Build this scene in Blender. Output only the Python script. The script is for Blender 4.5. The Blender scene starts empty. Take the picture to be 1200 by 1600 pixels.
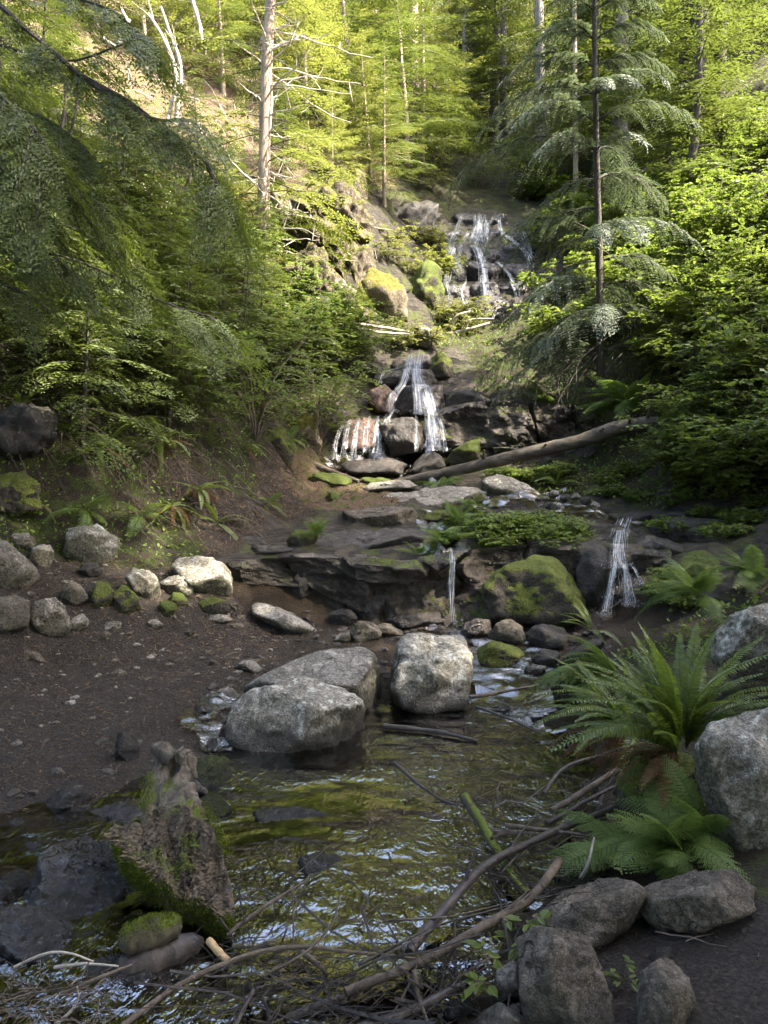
import bpy, math, random
import numpy as np
from mathutils import Vector, Matrix

scene = bpy.context.scene
COL = scene.collection
RNG = np.random.default_rng(7)
random.seed(7)

# ------------------------------------------------------------------ camera, sky, sun, exposure
PITCH = math.radians(3.0)
CAMZ = 1.6
cam_data = bpy.data.cameras.new('camera')
cam = bpy.data.objects.new('camera', cam_data)
COL.objects.link(cam)
cam.location = (0, 0, CAMZ)
cam.rotation_euler = (math.radians(90) - PITCH, 0, 0)
cam_data.sensor_fit = 'VERTICAL'
cam_data.sensor_height = 36.0
cam_data.lens = 27.0
cam_data.clip_start = 0.05
cam_data.clip_end = 2000
scene.camera = cam

SUN_DIR = Vector((0.66, -0.20, 0.80)).normalized()      # towards the sun
world = bpy.data.worlds.new('World')
scene.world = world
world.use_nodes = True
wn = world.node_tree
sky = wn.nodes.new('ShaderNodeTexSky')
sky.sky_type = 'NISHITA'
sky.sun_disc = False
sky.sun_elevation = math.asin(SUN_DIR.z)
sky.sun_rotation = math.atan2(SUN_DIR.x, SUN_DIR.y)
sky.air_density = 0.8
sky.dust_density = 4.0
sky.ozone_density = 0.6
bg = wn.nodes['Background']
bg.inputs[1].default_value = 0.15
wn.links.new(sky.outputs[0], bg.inputs[0])

sun_data = bpy.data.lights.new('sun', 'SUN')
sun_data.energy = 4.6
sun_data.angle = math.radians(0.5)
sun_data.color = (1.0, 0.90, 0.74)
sun = bpy.data.objects.new('sun', sun_data)
COL.objects.link(sun)
sun.rotation_euler = SUN_DIR.to_track_quat('Z', 'Y').to_euler()

vs = scene.view_settings
vs.view_transform = 'Standard'
vs.look = 'None'
vs.exposure = 3.12
vs.gamma = 1.0
scene.render.engine = 'CYCLES'
cy = scene.cycles
cy.max_bounces = 6
cy.diffuse_bounces = 2
cy.glossy_bounces = 3
cy.transmission_bounces = 4
cy.transparent_max_bounces = 10
cy.caustics_reflective = False
cy.caustics_refractive = False
cy.sample_clamp_indirect = 6
cy.use_denoising = True
cy.use_adaptive_sampling = True
cy.adaptive_threshold = 0.025

# ------------------------------------------------------------------ pixels of the photograph (1200 x 1600) to points
F = 1200.0
CP, SP = math.cos(PITCH), math.sin(PITCH)

def ray(px, py):
    u = (px - 600.0) / F
    v = (800.0 - py) / F
    return u / (CP + SP * v), (-SP + CP * v) / (CP + SP * v)      # dx, dz per metre of y

def W(px, py, y):
    a, b = ray(px, py)
    return np.array([a * y, y, CAMZ + b * y])

def G(px, py, z):
    a, b = ray(px, py)
    y = (z - CAMZ) / b
    return np.array([a * y, y, z])

def proj(p):
    x, y, z = p
    z = z - CAMZ
    d = CP * y - SP * z
    v = SP * y + CP * z
    return 600 + F * x / d, 800 - F * v / d

# ------------------------------------------------------------------ noise
def _hash(ix, iy, iz, seed):
    h = (ix * 374761393 + iy * 668265263 + iz * 1274126177 + seed * 974634777) & 0xFFFFFFFF
    h = ((h ^ (h >> 13)) * 1274126177) & 0xFFFFFFFF
    h = h ^ (h >> 16)
    return (h & 0xFFFF) / 32767.5 - 1.0

def vnoise(p, seed=0):
    p = np.asarray(p, dtype=np.float64)
    i = np.floor(p).astype(np.int64)
    f = p - i
    f = f * f * f * (f * (f * 6 - 15) + 10)
    r = 0
    for a in (0, 1):
        wx = f[:, 0] if a else 1 - f[:, 0]
        for b in (0, 1):
            wy = f[:, 1] if b else 1 - f[:, 1]
            for c in (0, 1):
                wz = f[:, 2] if c else 1 - f[:, 2]
                r = r + wx * wy * wz * _hash(i[:, 0] + a, i[:, 1] + b, i[:, 2] + c, seed)
    return r

def fbm(p, octaves=4, seed=0, gain=0.5, lac=2.03):
    p = np.asarray(p, dtype=np.float64)
    r, a = 0, 1.0
    for o in range(octaves):
        r = r + a * vnoise(p, seed + o * 17)
        p = p * lac + 3.7
        a *= gain
    return r

# ------------------------------------------------------------------ mesh helpers
class Geo:
    """verts + polygons of any size collected with a per-vertex tint"""
    def __init__(self):
        self.v, self.t, self.f, self.n = [], [], [], 0
    def add(self, v, f, tint=0.5):
        v = np.asarray(v, dtype=np.float64).reshape(-1, 3)
        f = np.asarray(f, dtype=np.int64)
        if len(v) == 0:
            return
        self.v.append(v)
        self.t.append(np.broadcast_to(np.asarray(tint, dtype=np.float64), (len(v),)))
        self.f.append(f + self.n)
        self.n += len(v)
    def mesh(self, name, mat=None, smooth=False):
        me = bpy.data.meshes.new(name)
        if not self.v:
            return me
        v = np.concatenate(self.v)
        t = np.concatenate(self.t)
        me.vertices.add(len(v))
        me.vertices.foreach_set('co', v.astype(np.float32).ravel())
        idx = np.concatenate([f.ravel() for f in self.f])
        tot = np.concatenate([np.full(len(f), f.shape[1], dtype=np.int64) for f in self.f])
        st = np.concatenate([[0], np.cumsum(tot)[:-1]])
        me.loops.add(len(idx))
        me.loops.foreach_set('vertex_index', idx.astype(np.int32))
        me.polygons.add(len(tot))
        me.polygons.foreach_set('loop_start', st.astype(np.int32))
        me.polygons.foreach_set('use_smooth', np.full(len(tot), smooth, dtype=bool))
        me.update(calc_edges=True)
        at = me.attributes.new('tint', 'FLOAT', 'POINT')
        at.data.foreach_set('value', t.astype(np.float32))
        if mat is not None:
            me.materials.append(mat)
        return me

def link(name, me, parent=None, loc=None):
    o = bpy.data.objects.new(name, me)
    COL.objects.link(o)
    if parent is not None:
        o.parent = parent
    if loc is not None:
        o.location = loc
    return o

def tag(o, label=None, cat=None, group=None, kind=None):
    if label: o['label'] = label
    if cat: o['category'] = cat
    if group: o['group'] = group
    if kind: o['kind'] = kind
    return o

def thing(name, label, cat, loc=(0, 0, 0), rotz=0.0, group=None, scale=1.0):
    o = link(name, None)
    o.location = loc
    o.rotation_euler = (0, 0, rotz)
    o.scale = (scale, scale, scale)
    o.empty_display_size = 0.1
    return tag(o, label, cat, group)

def dup(root, label, loc, rotz=0.0, scale=1.0, group=None, tilt=(0, 0)):
    r = root.copy()
    COL.objects.link(r)
    r.location = loc
    r.rotation_euler = (tilt[0], tilt[1], rotz)
    r.scale = (scale, scale, scale)
    if label: r['label'] = label
    if group: r['group'] = group
    for ch in list(root.children):
        c = ch.copy()
        COL.objects.link(c)
        c.parent = r
        for sub_ in list(ch.children):
            d = sub_.copy()
            COL.objects.link(d)
            d.parent = c
    return r

def norm(a):
    a = np.asarray(a, dtype=np.float64)
    return a / np.maximum(np.linalg.norm(a, axis=-1, keepdims=True), 1e-9)

def stamp(geo, tv, tf, pos, d, n, size, tint, wid=None):
    """template (x along d, z along n) copied to every pos"""
    pos = np.asarray(pos, dtype=np.float64).reshape(-1, 3)
    N = len(pos)
    if N == 0:
        return
    d = norm(np.broadcast_to(d, (N, 3)))
    n = np.broadcast_to(n, (N, 3))
    y = norm(np.cross(n, d))
    n = np.cross(d, y)
    size = np.broadcast_to(size, (N,))[:, None, None]
    w = size if wid is None else np.broadcast_to(wid, (N,))[:, None, None]
    tv = np.asarray(tv, dtype=np.float64)
    V = pos[:, None, :] + size * tv[None, :, 0:1] * d[:, None, :] + w * tv[None, :, 1:2] * y[:, None, :] + size * tv[None, :, 2:3] * n[:, None, :]
    k = len(tv)
    tf = np.asarray(tf)
    Fc = (tf[None] + (np.arange(N) * k)[:, None, None]).reshape(-1, tf.shape[1])
    geo.add(V.reshape(-1, 3), Fc, np.repeat(np.broadcast_to(tint, (N,)), k))

def tube(geo, pts, radii, sides=6, tint=0.5, cap=True, rough=0.0, seed=0):
    pts = np.asarray(pts, dtype=np.float64)
    n = len(pts)
    radii = np.broadcast_to(np.asarray(radii, dtype=np.float64), (n,))
    t = norm(np.gradient(pts, axis=0))
    ref = np.array([0, 0, 1.0]) if abs(t[0][2]) < 0.9 else np.array([1.0, 0, 0])
    a = norm(np.cross(t, ref))
    b = np.cross(t, a)
    th = np.linspace(0, 2 * np.pi, sides, endpoint=False)
    ring = a[:, None, :] * np.cos(th)[None, :, None] + b[:, None, :] * np.sin(th)[None, :, None]
    rr = radii[:, None, None] * np.ones((n, sides, 1))
    if rough > 0:
        q = (pts[:, None, :] + ring * radii[:, None, None]).reshape(-1, 3)
        s = 0.6 / max(radii.mean(), 1e-4)
        rr = rr * (1 + rough * (fbm(q * s * np.array([1, 1, 0.45]), 3, seed)).reshape(n, sides, 1))
    V = (pts[:, None, :] + ring * rr).reshape(-1, 3)
    i = np.arange(n - 1)[:, None] * sides
    j = np.arange(sides)[None, :]
    j2 = (j + 1) % sides
    Q = np.stack([i + j, i + j2, i + sides + j2, i + sides + j], -1).reshape(-1, 4)
    geo.add(V, Q, tint)
    if cap:
        for e, off in ((0, 0), (n - 1, (n - 1) * sides)):
            c = len(V)
            ringv = V[off:off + sides]
            fv = np.concatenate([ringv, [ringv.mean(0)]])
            tri = np.stack([np.arange(sides), (np.arange(sides) + 1) % sides, np.full(sides, sides)], -1)
            geo.add(fv, tri if e else tri[:, ::-1], tint)

def spline(pts, n):
    """Catmull-Rom through pts"""
    P = np.asarray(pts, dtype=np.float64)
    if len(P) == 2:
        return P[0] + (P[1] - P[0]) * np.linspace(0, 1, n)[:, None]
    P = np.concatenate([[2 * P[0] - P[1]], P, [2 * P[-1] - P[-2]]])
    m = len(P) - 3
    u = np.linspace(0, m - 1e-6, n)
    i = u.astype(int)
    f = (u - i)[:, None]
    p0, p1, p2, p3 = P[i], P[i + 1], P[i + 2], P[i + 3]
    return 0.5 * (2 * p1 + (p2 - p0) * f + (2 * p0 - 5 * p1 + 4 * p2 - p3) * f ** 2 + (3 * p1 - p0 - 3 * p2 + p3) * f ** 3)

# ------------------------------------------------------------------ materials
class NT:
    def __init__(self, name):
        self.m = bpy.data.materials.new(name)
        self.m.use_nodes = True
        self.t = self.m.node_tree
        self.t.nodes.clear()
        self.out = self.t.nodes.new('ShaderNodeOutputMaterial')
    def n(self, typ, **kw):
        nd = self.t.nodes.new('ShaderNode' + typ)
        for k, v in kw.items():
            setattr(nd, k, v)
        return nd
    def l(self, a, b):
        self.t.links.new(a, b)
    def put(self, sock, val):
        if hasattr(val, 'is_output'):
            self.l(val, sock)
        else:
            sock.default_value = val
    def coord(self, scale=1.0, which='Object', stretch=None):
        tc = self.n('TexCoord')
        mp = self.n('Mapping')
        self.l(tc.outputs[which], mp.inputs[0])
        s = stretch or (1, 1, 1)
        mp.inputs['Scale'].default_value = tuple(scale * q for q in s)
        return mp.outputs[0]
    def noise(self, vec, scale, detail=4, rough=0.55, dist=0.0):
        nd = self.n('TexNoise')
        self.l(vec, nd.inputs['Vector'])
        nd.inputs['Scale'].default_value = scale
        nd.inputs['Detail'].default_value = detail
        nd.inputs['Roughness'].default_value = rough
        nd.inputs['Distortion'].default_value = dist
        return nd.outputs[0]
    def voro(self, vec, scale, feature='F1'):
        nd = self.n('TexVoronoi', feature=feature)
        self.l(vec, nd.inputs['Vector'])
        nd.inputs['Scale'].default_value = scale
        return nd.outputs[0]
    def ramp(self, fac, lo, hi):
        nd = self.n('MapRange', interpolation_type='SMOOTHSTEP')
        self.l(fac, nd.inputs[0])
        nd.inputs[1].default_value = lo
        nd.inputs[2].default_value = hi
        return nd.outputs[0]
    def math(self, op, a, b=0.0):
        nd = self.n('Math', operation=op)
        self.put(nd.inputs[0], a)
        self.put(nd.inputs[1], b)
        return nd.outputs[0]
    def mix(self, fac, a, b, blend='MIX'):
        nd = self.n('Mix', data_type='RGBA', blend_type=blend)
        self.put(nd.inputs[0], fac)
        for s, v in ((nd.inputs[6], a), (nd.inputs[7], b)):
            self.put(s, v if hasattr(v, 'is_output') else (*v, 1.0))
        return nd.outputs[2]
    def attr(self, name, out='Fac'):
        nd = self.n('Attribute', attribute_name=name)
        return nd.outputs[out]
    def bump(self, h, strength=0.5, dist=0.02, normal=None):
        nd = self.n('Bump')
        self.l(h, nd.inputs['Height'])
        nd.inputs['Strength'].default_value = strength
        nd.inputs['Distance'].default_value = dist
        if normal is not None:
            self.l(normal, nd.inputs['Normal'])
        return nd.outputs[0]
    def bsdf(self, color, rough=0.8, spec=0.3, normal=None):
        nd = self.n('BsdfPrincipled')
        self.put(nd.inputs['Base Color'], color if hasattr(color, 'is_output') else (*color, 1))
        self.put(nd.inputs['Roughness'], rough)
        self.put(nd.inputs['Specular IOR Level'], spec)
        if normal is not None:
            self.l(normal, nd.inputs['Normal'])
        return nd.outputs[0]
    def shader_mix(self, fac, a, b):
        nd = self.n('MixShader')
        self.put(nd.inputs[0], fac)
        self.l(a, nd.inputs[1])
        self.l(b, nd.inputs[2])
        return nd.outputs[0]
    def done(self, s):
        self.l(s, self.out.inputs[0])
        return self.m

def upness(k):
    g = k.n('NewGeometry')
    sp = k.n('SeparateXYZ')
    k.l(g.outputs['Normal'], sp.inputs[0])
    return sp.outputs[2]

def mat_rock(name, c1, c2, moss=0.3, mossc=((0.055, 0.085, 0.012), (0.11, 0.13, 0.022)), rough=0.85, spec=0.3, lichen=0.35, wet=0.0, scale=1.0, up_bias=0.55, algae=0.0):
    k = NT(name)
    v = k.coord(scale)
    oi = k.n('ObjectInfo')
    ofs = k.n('VectorMath', operation='ADD')
    k.l(v, ofs.inputs[0])
    k.l(oi.outputs['Random'], ofs.inputs[1])
    v = ofs.outputs[0]
    big = k.noise(v, 3.0, 6, 0.6)
    fine = k.noise(v, 55, 5, 0.7)
    grain = k.voro(v, 120)
    col = k.mix(k.ramp(big, 0.3, 0.7), c1, c2)
    col = k.mix(k.ramp(fine, 0.40, 0.60), k.mix(0.62, col, (0.02, 0.018, 0.014)), col)
    col = k.mix(k.math('MULTIPLY', k.ramp(k.noise(v, 7, 8, 0.75, 0.8), 0.50, 0.62), 0.55), col, tuple(q * 0.35 for q in c1))
    pale = tuple(min(0.75, q * 1.9 + 0.04) for q in c2)
    col = k.mix(k.math('MULTIPLY', k.ramp(k.noise(v, 14, 6, 0.75), 0.52, 0.64), lichen), col, pale)
    col = k.mix(k.math('MULTIPLY', k.ramp(grain, 0.32, 0.12), 0.35), col, pale)
    wv = k.n('VectorMath', operation='ADD'); k.l(v, wv.inputs[0])
    wn_ = k.n('TexNoise'); k.l(v, wn_.inputs['Vector']); wn_.inputs['Scale'].default_value = 6; k.l(wn_.outputs[1], wv.inputs[1])
    crack = k.math('MULTIPLY', k.ramp(k.voro(wv.outputs[0], 2.4, 'DISTANCE_TO_EDGE'), 0.022, 0.0), k.ramp(k.noise(v, 2.2, 3), 0.5, 0.62))
    col = k.mix(k.math('MULTIPLY', crack, 0.8), col, (0.012, 0.010, 0.008))
    if algae > 0:  # olive algae plus painted shade: side faces darkened, tops stay pale as if top-lit
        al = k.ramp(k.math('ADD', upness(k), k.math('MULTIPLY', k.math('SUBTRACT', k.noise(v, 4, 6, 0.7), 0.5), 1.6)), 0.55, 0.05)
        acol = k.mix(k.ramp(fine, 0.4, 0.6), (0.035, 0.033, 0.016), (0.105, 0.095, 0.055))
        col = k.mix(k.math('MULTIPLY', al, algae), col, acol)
    h = k.math('ADD', k.math('MULTIPLY', fine, 0.6), k.math('MULTIPLY', big, 2.0))
    h = k.math('ADD', h, k.math('MULTIPLY', grain, 0.25))
    h = k.math('SUBTRACT', h, k.math('MULTIPLY', crack, 2.5))
    if moss > 0:
        up = upness(k)
        mn = k.noise(v, 5.5, 6, 0.68)
        m = k.math('ADD', k.math('MULTIPLY', up, up_bias), mn)
        m = k.ramp(m, 1.25 - moss, 1.33 - moss)
        mcol = k.mix(k.ramp(k.noise(v, 45, 3, 0.7), 0.3, 0.7), mossc[0], mossc[1])
        col = k.mix(m, col, mcol)
        h = k.math('ADD', h, k.math('MULTIPLY', m, k.math('MULTIPLY', k.noise(v, 90, 3, 0.7), 2.5)))
    h = k.math('ADD', h, k.math('MULTIPLY', k.noise(v, 18, 6, 0.7, 0.5), 2.2))
    pz = k.n('SeparateXYZ'); gp = k.n('NewGeometry'); k.l(gp.outputs['Position'], pz.inputs[0])
    soak = k.ramp(k.math('ADD', pz.outputs[2], k.math('MULTIPLY', k.math('SUBTRACT', big, 0.5), 0.12)), 0.17, 0.06)
    col = k.mix(k.math('MULTIPLY', soak, 0.75), col, tuple(q * 0.16 for q in c1))
    rough = k.math('SUBTRACT', rough, k.math('MULTIPLY', soak, 0.4))
    nb = k.bump(h, 0.95, 0.018)
    if wet > 0:
        wm = k.ramp(k.noise(v, 2.5, 3), 0.35, 0.6)
        r = k.math('SUBTRACT', rough, k.math('MULTIPLY', wm, wet))
    else:
        r = rough
    return k.done(k.bsdf(col, r, spec, nb))

def mat_leaf(name, ca, cb, trans=0.4, rough=0.5, spec=0.3, hue=0.25, tcol=None):
    k = NT(name)
    t = k.attr('tint')
    oi = k.n('ObjectInfo')
    col = k.mix(t, ca, cb)
    col = k.mix(k.math('MULTIPLY', oi.outputs['Random'], hue), col, tuple(q * f for q, f in zip(cb, (1.3, 1.12, 0.9))))
    p = k.bsdf(col, rough, spec)
    tr = k.n('BsdfTranslucent')
    k.l(k.mix(0.5, col, tcol or tuple(min(1, q * f) for q, f in zip(cb, (1.5, 1.55, 0.8)))), tr.inputs[0])
    return k.done(k.shader_mix(trans, p, tr.outputs[0]))

def mat_wood(name, c1, c2, rough=0.85, spec=0.25, moss=0.0, scale=1.0, wet=0.0, bumps=0.6, stretch=(1, 1, 0.25)):
    k = NT(name)
    v = k.coord(scale, stretch=stretch)
    v2 = k.coord(scale)
    t = k.attr('tint')
    n1 = k.noise(v, 14, 6, 0.65, 0.6)
    n2 = k.noise(v2, 60, 4, 0.7)
    col = k.mix(k.ramp(n1, 0.32, 0.68), c1, c2)
    col = k.mix(k.math('MULTIPLY', k.ramp(n2, 0.4, 0.6), 0.35), col, tuple(q * 0.35 for q in c1))
    col = k.mix(k.math('MULTIPLY', t, 0.35), col, c2)
    h = k.math('ADD', n1, k.math('MULTIPLY', n2, 0.4))
    if moss > 0:
        up = upness(k)
        m = k.math('ADD', k.math('MULTIPLY', up, 0.35), k.noise(v2, 6, 5, 0.65))
        m = k.ramp(m, 1.05 - moss, 1.15 - moss)
        col = k.mix(m, col, k.mix(n2, (0.05, 0.075, 0.010), (0.12, 0.14, 0.02)))
        h = k.math('ADD', h, k.math('MULTIPLY', m, n2))
    return k.done(k.bsdf(col, rough - wet, spec, k.bump(h, bumps, 0.012)))
# ------------------------------------------------------------------ the lie of the land: photo points with their distance, or with their height
# zone letters: d trodden dirt, m moss and green ground, l dry litter, r rock, b stream bed
CTRL = []
def cg(px, py, z, zone): CTRL.append((*G(px, py, z), zone))
def cw(px, py, y, zone): CTRL.append((*W(px, py, y), zone))
def cx(x, y, z, zone): CTRL.append((x, y, z, zone))

for a in [(300,1600,-.08),(600,1580,-.12),(600,1480,-.14),(600,1350,-.14),(450,1290,-.13),(760,1240,-.13),(900,1190,-.06),(700,1165,-.12),(100,1420,-.03),(60,1560,-.03),(0,1480,-.02),(420,1440,-.12),(760,1380,-.08),(600,1240,-.13),(200,1350,-.05),(480,1215,-.12),(350,1230,-.07),(60,1300,-.02),(200,1270,-.03)]: cg(*a, 'b')
for a in [(0,1235,.03),(120,1225,.02),(230,1190,.03),(300,1140,.04),(0,1150,.11),(200,1080,.14),(90,1040,.2),(300,1010,.19),(400,1000,.19),(440,1060,.10),(330,1085,.08),(0,1060,.22)]: cg(*a, 'd')
for a in [(700,1130,-.05),(800,1120,-.02),(830,1060,.08),(760,1050,.10),(700,990,.2),(540,990,.2),(600,1010,.17),(850,980,.24),(930,980,.24),(480,985,.22)]: cg(*a, 'b')
for a in [(940,1290,.0),(880,1400,.02),(790,1500,.0),(720,1580,.0)]: cg(*a, 'b')
for a in [(960,1520,.10),(1150,1520,.16),(1200,1420,.22),(1060,1600,.12),(1200,1600,.18),(930,1600,.08)]: cg(*a, 'd')
for a in [(1060,1230,.12),(1000,1150,.13),(1180,1380,.2),(1100,1080,.30),(980,1060,.22)]: cg(*a, 'm')
for a in [(1200,1080,4.4),(1150,1000,5.4),(1230,960,5.2)]: cw(*a, 'm')
# foot of the lower ledge and the ledge itself
for a in [(400,935,7.15),(470,945,7.2),(560,965,7.15),(640,968,7.1),(710,975,7.0),(800,975,7.0),(900,968,7.0),(960,962,7.05)]: cw(*a, 'b')
for a in [(380,872,7.45),(450,868,7.5),(530,868,7.5),(600,872,7.45),(690,862,7.45),(760,850,7.5),(850,850,7.5),(920,850,7.5),(965,825,7.5),(1010,850,7.45)]: cw(*a, 'r')
for a in [(420,850,8.0),(520,842,8.3),(620,838,8.3),(700,838,8.2),(560,805,8.7),(450,835,8.4),(650,800,9.0),(750,812,9.0),(850,815,8.6),(930,805,8.6),(1000,820,8.4)]: cw(*a, 'r')
for a in [(520,782,9.4),(600,770,10),(480,765,10),(540,745,10.8)]: cw(*a, 'l')
for a in [(700,775,10),(640,752,10.8),(720,750,11.0),(770,785,9.7),(850,788,9.5),(930,790,9.4)]: cw(*a, 'r')
for a in [(800,748,10.9),(880,735,11),(960,715,11.2),(900,770,10.1),(700,728,11.6)]: cw(*a, 'm')
# middle falls and the dark wall
for a in [(560,725,11.5),(620,725,11.6),(680,722,11.7),(780,712,11.7),(860,708,11.7),(530,722,11.4)]: cw(*a, 'r')
for a in [(540,660,12.05),(600,655,12.1),(660,645,12.3),(730,640,12.1),(820,632,12.1),(600,610,12.8),(660,600,12.9),(720,605,12.8),(640,560,13.6),(690,562,13.6)]: cw(*a, 'r')
for a in [(760,600,12.9),(840,600,12.8),(900,590,12.9),(780,555,13.8),(860,540,14.2)]: cw(*a, 'm')
for a in [(660,530,14.6),(610,525,14.5),(740,525,15.4),(700,500,16.0)]: cw(*a, 'm')
for a in [(720,470,16.8),(780,470,16.8),(700,420,17.9),(780,420,17.9),(850,420,17.8),(720,370,19),(800,370,19),(750,335,20)]: cw(*a, 'r')
for a in [(750,315,22),(820,320,22),(690,320,20.5),(680,280,23)]: cw(*a, 'm')
for a in [(740,240,29),(820,200,33),(760,120,42),(900,100,42),(820,30,52),(640,150,34),(600,60,40)]: cw(*a, 'm')
# the cliff on the left and the dry slope above it
for a in [(580,515,13.9),(540,510,13.3),(500,500,13.0),(640,490,15.4),(600,440,15.3),(640,430,16.8),(570,400,15.2),(660,370,19),(600,340,17.8),(560,320,16.5),(530,400,14.3),(520,460,13.6)]: cw(*a, 'r')
for a in [(500,330,15.6),(470,420,13.8),(430,430,13.6),(400,430,13.6),(340,330,14.8),(280,240,16),(400,230,17.5),(200,130,17.5),(320,120,20),(500,220,19),(560,230,20),(450,110,24),(100,20,19),(350,0,26),(520,60,30),(380,380,14)]: cw(*a, 'l')
for a in [(560,560,12.9),(520,590,12.4),(470,560,12.2),(400,520,12.2)]: cw(*a, 'm')
# the shady bank on the left
for a in [(500,715,11.1),(480,742,10.6)]: cw(*a, 'l')
for a in [(440,720,10.2),(440,800,9.0),(390,820,8.3),(340,845,7.7),(300,760,8.2)]: cw(*a, 'd')
for a in [(400,660,10.2),(470,660,11.2),(350,600,10.6),(360,740,8.9)]: cw(*a, 'm')
for a in [(280,840,7.5),(230,800,7.6),(180,830,7.2),(100,815,7.1),(40,825,6.9),(200,740,7.8),(120,740,7.4),(40,720,7.2),(300,680,8.8),(200,640,8.6),(100,620,8.1),(0,600,7.6),(230,540,9.8),(120,520,9.2),(330,470,11.8),(200,400,11.0),(80,400,10.0),(0,450,8.9),(0,300,10.4),(100,250,12.5),(230,300,13.6)]: cw(*a, 'm')
for a in [(150,930,6.1),(60,900,6.0),(250,950,6.3),(330,930,6.8),(0,960,5.4)]: cw(*a, 'd')
# the leafy bank on the right
for a in [(1040,850,7.6),(1100,860,7.0),(1180,880,6.6),(1080,810,8.5),(1150,830,7.9),(1220,800,7.6)]: cw(*a, 'r')
for a in [(1020,770,9.6),(1090,740,9.3),(1180,720,8.6),(1240,690,8.3),(1010,690,10.8),(1100,640,10.2),(1200,600,9.5),(960,600,12.4),(1060,560,11.9),(1160,500,11.2),(930,520,13.8),(1000,480,14.2),(1100,420,13.5),(1210,400,12.3),(900,440,16.3),(1000,370,17.5),(1150,320,16),(900,340,20.5),(980,270,22.5),(1100,220,20.5),(1220,240,17),(960,180,30),(1120,100,28),(1000,60,38),(1230,100,24)]: cw(*a, 'm')
for a in [(-6,2,1.0),(-9,5,4.5),(-4.2,3.6,.25),(-14,9,10),(-22,20,18),(-30,40,32),(-4,-3,.1),(-9,-3,2)]: cx(*a, 'm')
for a in [(3.2,2.2,.45),(5,1,1.0),(7,4,2.6),(10,6,5),(16,9,9),(26,20,17),(34,40,32),(4,-3,.5),(9,-3,3)]: cx(*a, 'm')
for a in [(0,66,40),(-24,66,46),(24,66,44)]: cx(*a, 'm')
for a in [(0,-3,-.05),(0,.6,-.06),(-2,.8,0.0),(-1.2,-1,-.05)]: cx(*a, 'b')
for a in [(1.6,.6,.12),(1.8,-1,.15)]: cx(*a, 'd')

CP3 = np.array([c[:3] for c in CTRL])
CX = CP3[:, :2].copy()
def warp(xy):                      # far distances compressed so near and far points weigh alike
    return xy
_n = len(CX)
_d = np.linalg.norm(CX[:, None] - CX[None], axis=-1)
_A = np.zeros((_n + 3, _n + 3))
_A[:_n, :_n] = _d - np.eye(_n) * 0.002
_A[:_n, _n] = 1
_A[:_n, _n + 1:] = CX
_A[_n, :_n] = 1
_A[_n + 1:, :_n] = CX.T
_w = np.linalg.solve(_A, np.concatenate([CP3[:, 2], [0, 0, 0]]))
ZL = 'dmlrb'
ZI = np.array([ZL.index(c[3]) for c in CTRL])

def H(x, y):
    x = np.atleast_1d(np.asarray(x, dtype=np.float64)); y = np.atleast_1d(np.asarray(y, dtype=np.float64))
    out = np.empty(len(x))
    for s in range(0, len(x), 20000):
        q = np.stack([x[s:s+20000], y[s:s+20000]], -1)
        d = np.sqrt(((q[:, None] - CX[None]) ** 2).sum(-1))
        out[s:s+20000] = d @ _w[:_n] + _w[_n] + q @ _w[_n+1:]
    p = np.stack([x, y, np.zeros(len(x))], -1)
    far = np.clip((y - 5) / 8, 0, 1)
    out += fbm(p * 2.6, 4, 3) * (0.012 + 0.10 * far) + fbm(p * 9.0, 3, 9) * (0.010 + 0.02 * far)
    return out

def zones(x, y):
    q = np.stack([x, y], -1)
    out = np.zeros((len(x), 5))
    for s in range(0, len(x), 20000):
        d2 = ((q[s:s+20000, None] - CX[None]) ** 2).sum(-1) + 0.01
        w = 1 / d2 ** 2
        for z in range(5):
            out[s:s+20000, z] = w[:, ZI == z].sum(-1)
    return out / out.sum(-1, keepdims=True)

def hit(px, py, y0=1.2, y1=70):
    a, b = ray(px, py)
    ys = np.concatenate([np.arange(y0, 16, 0.2), np.arange(16, y1, 0.6)])
    below = CAMZ + b * ys <= H(a * ys, ys)
    i = int(np.argmax(below)) if below.any() else len(ys) - 1
    ys = np.linspace(ys[max(0, i - 1)], ys[i], 14)
    below = CAMZ + b * ys <= H(a * ys, ys)
    y = ys[int(np.argmax(below))] if below.any() else ys[-1]
    return np.array([a * y, y, CAMZ + b * y])

def ground_at(x, y):
    return float(H([x], [y])[0])

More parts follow.
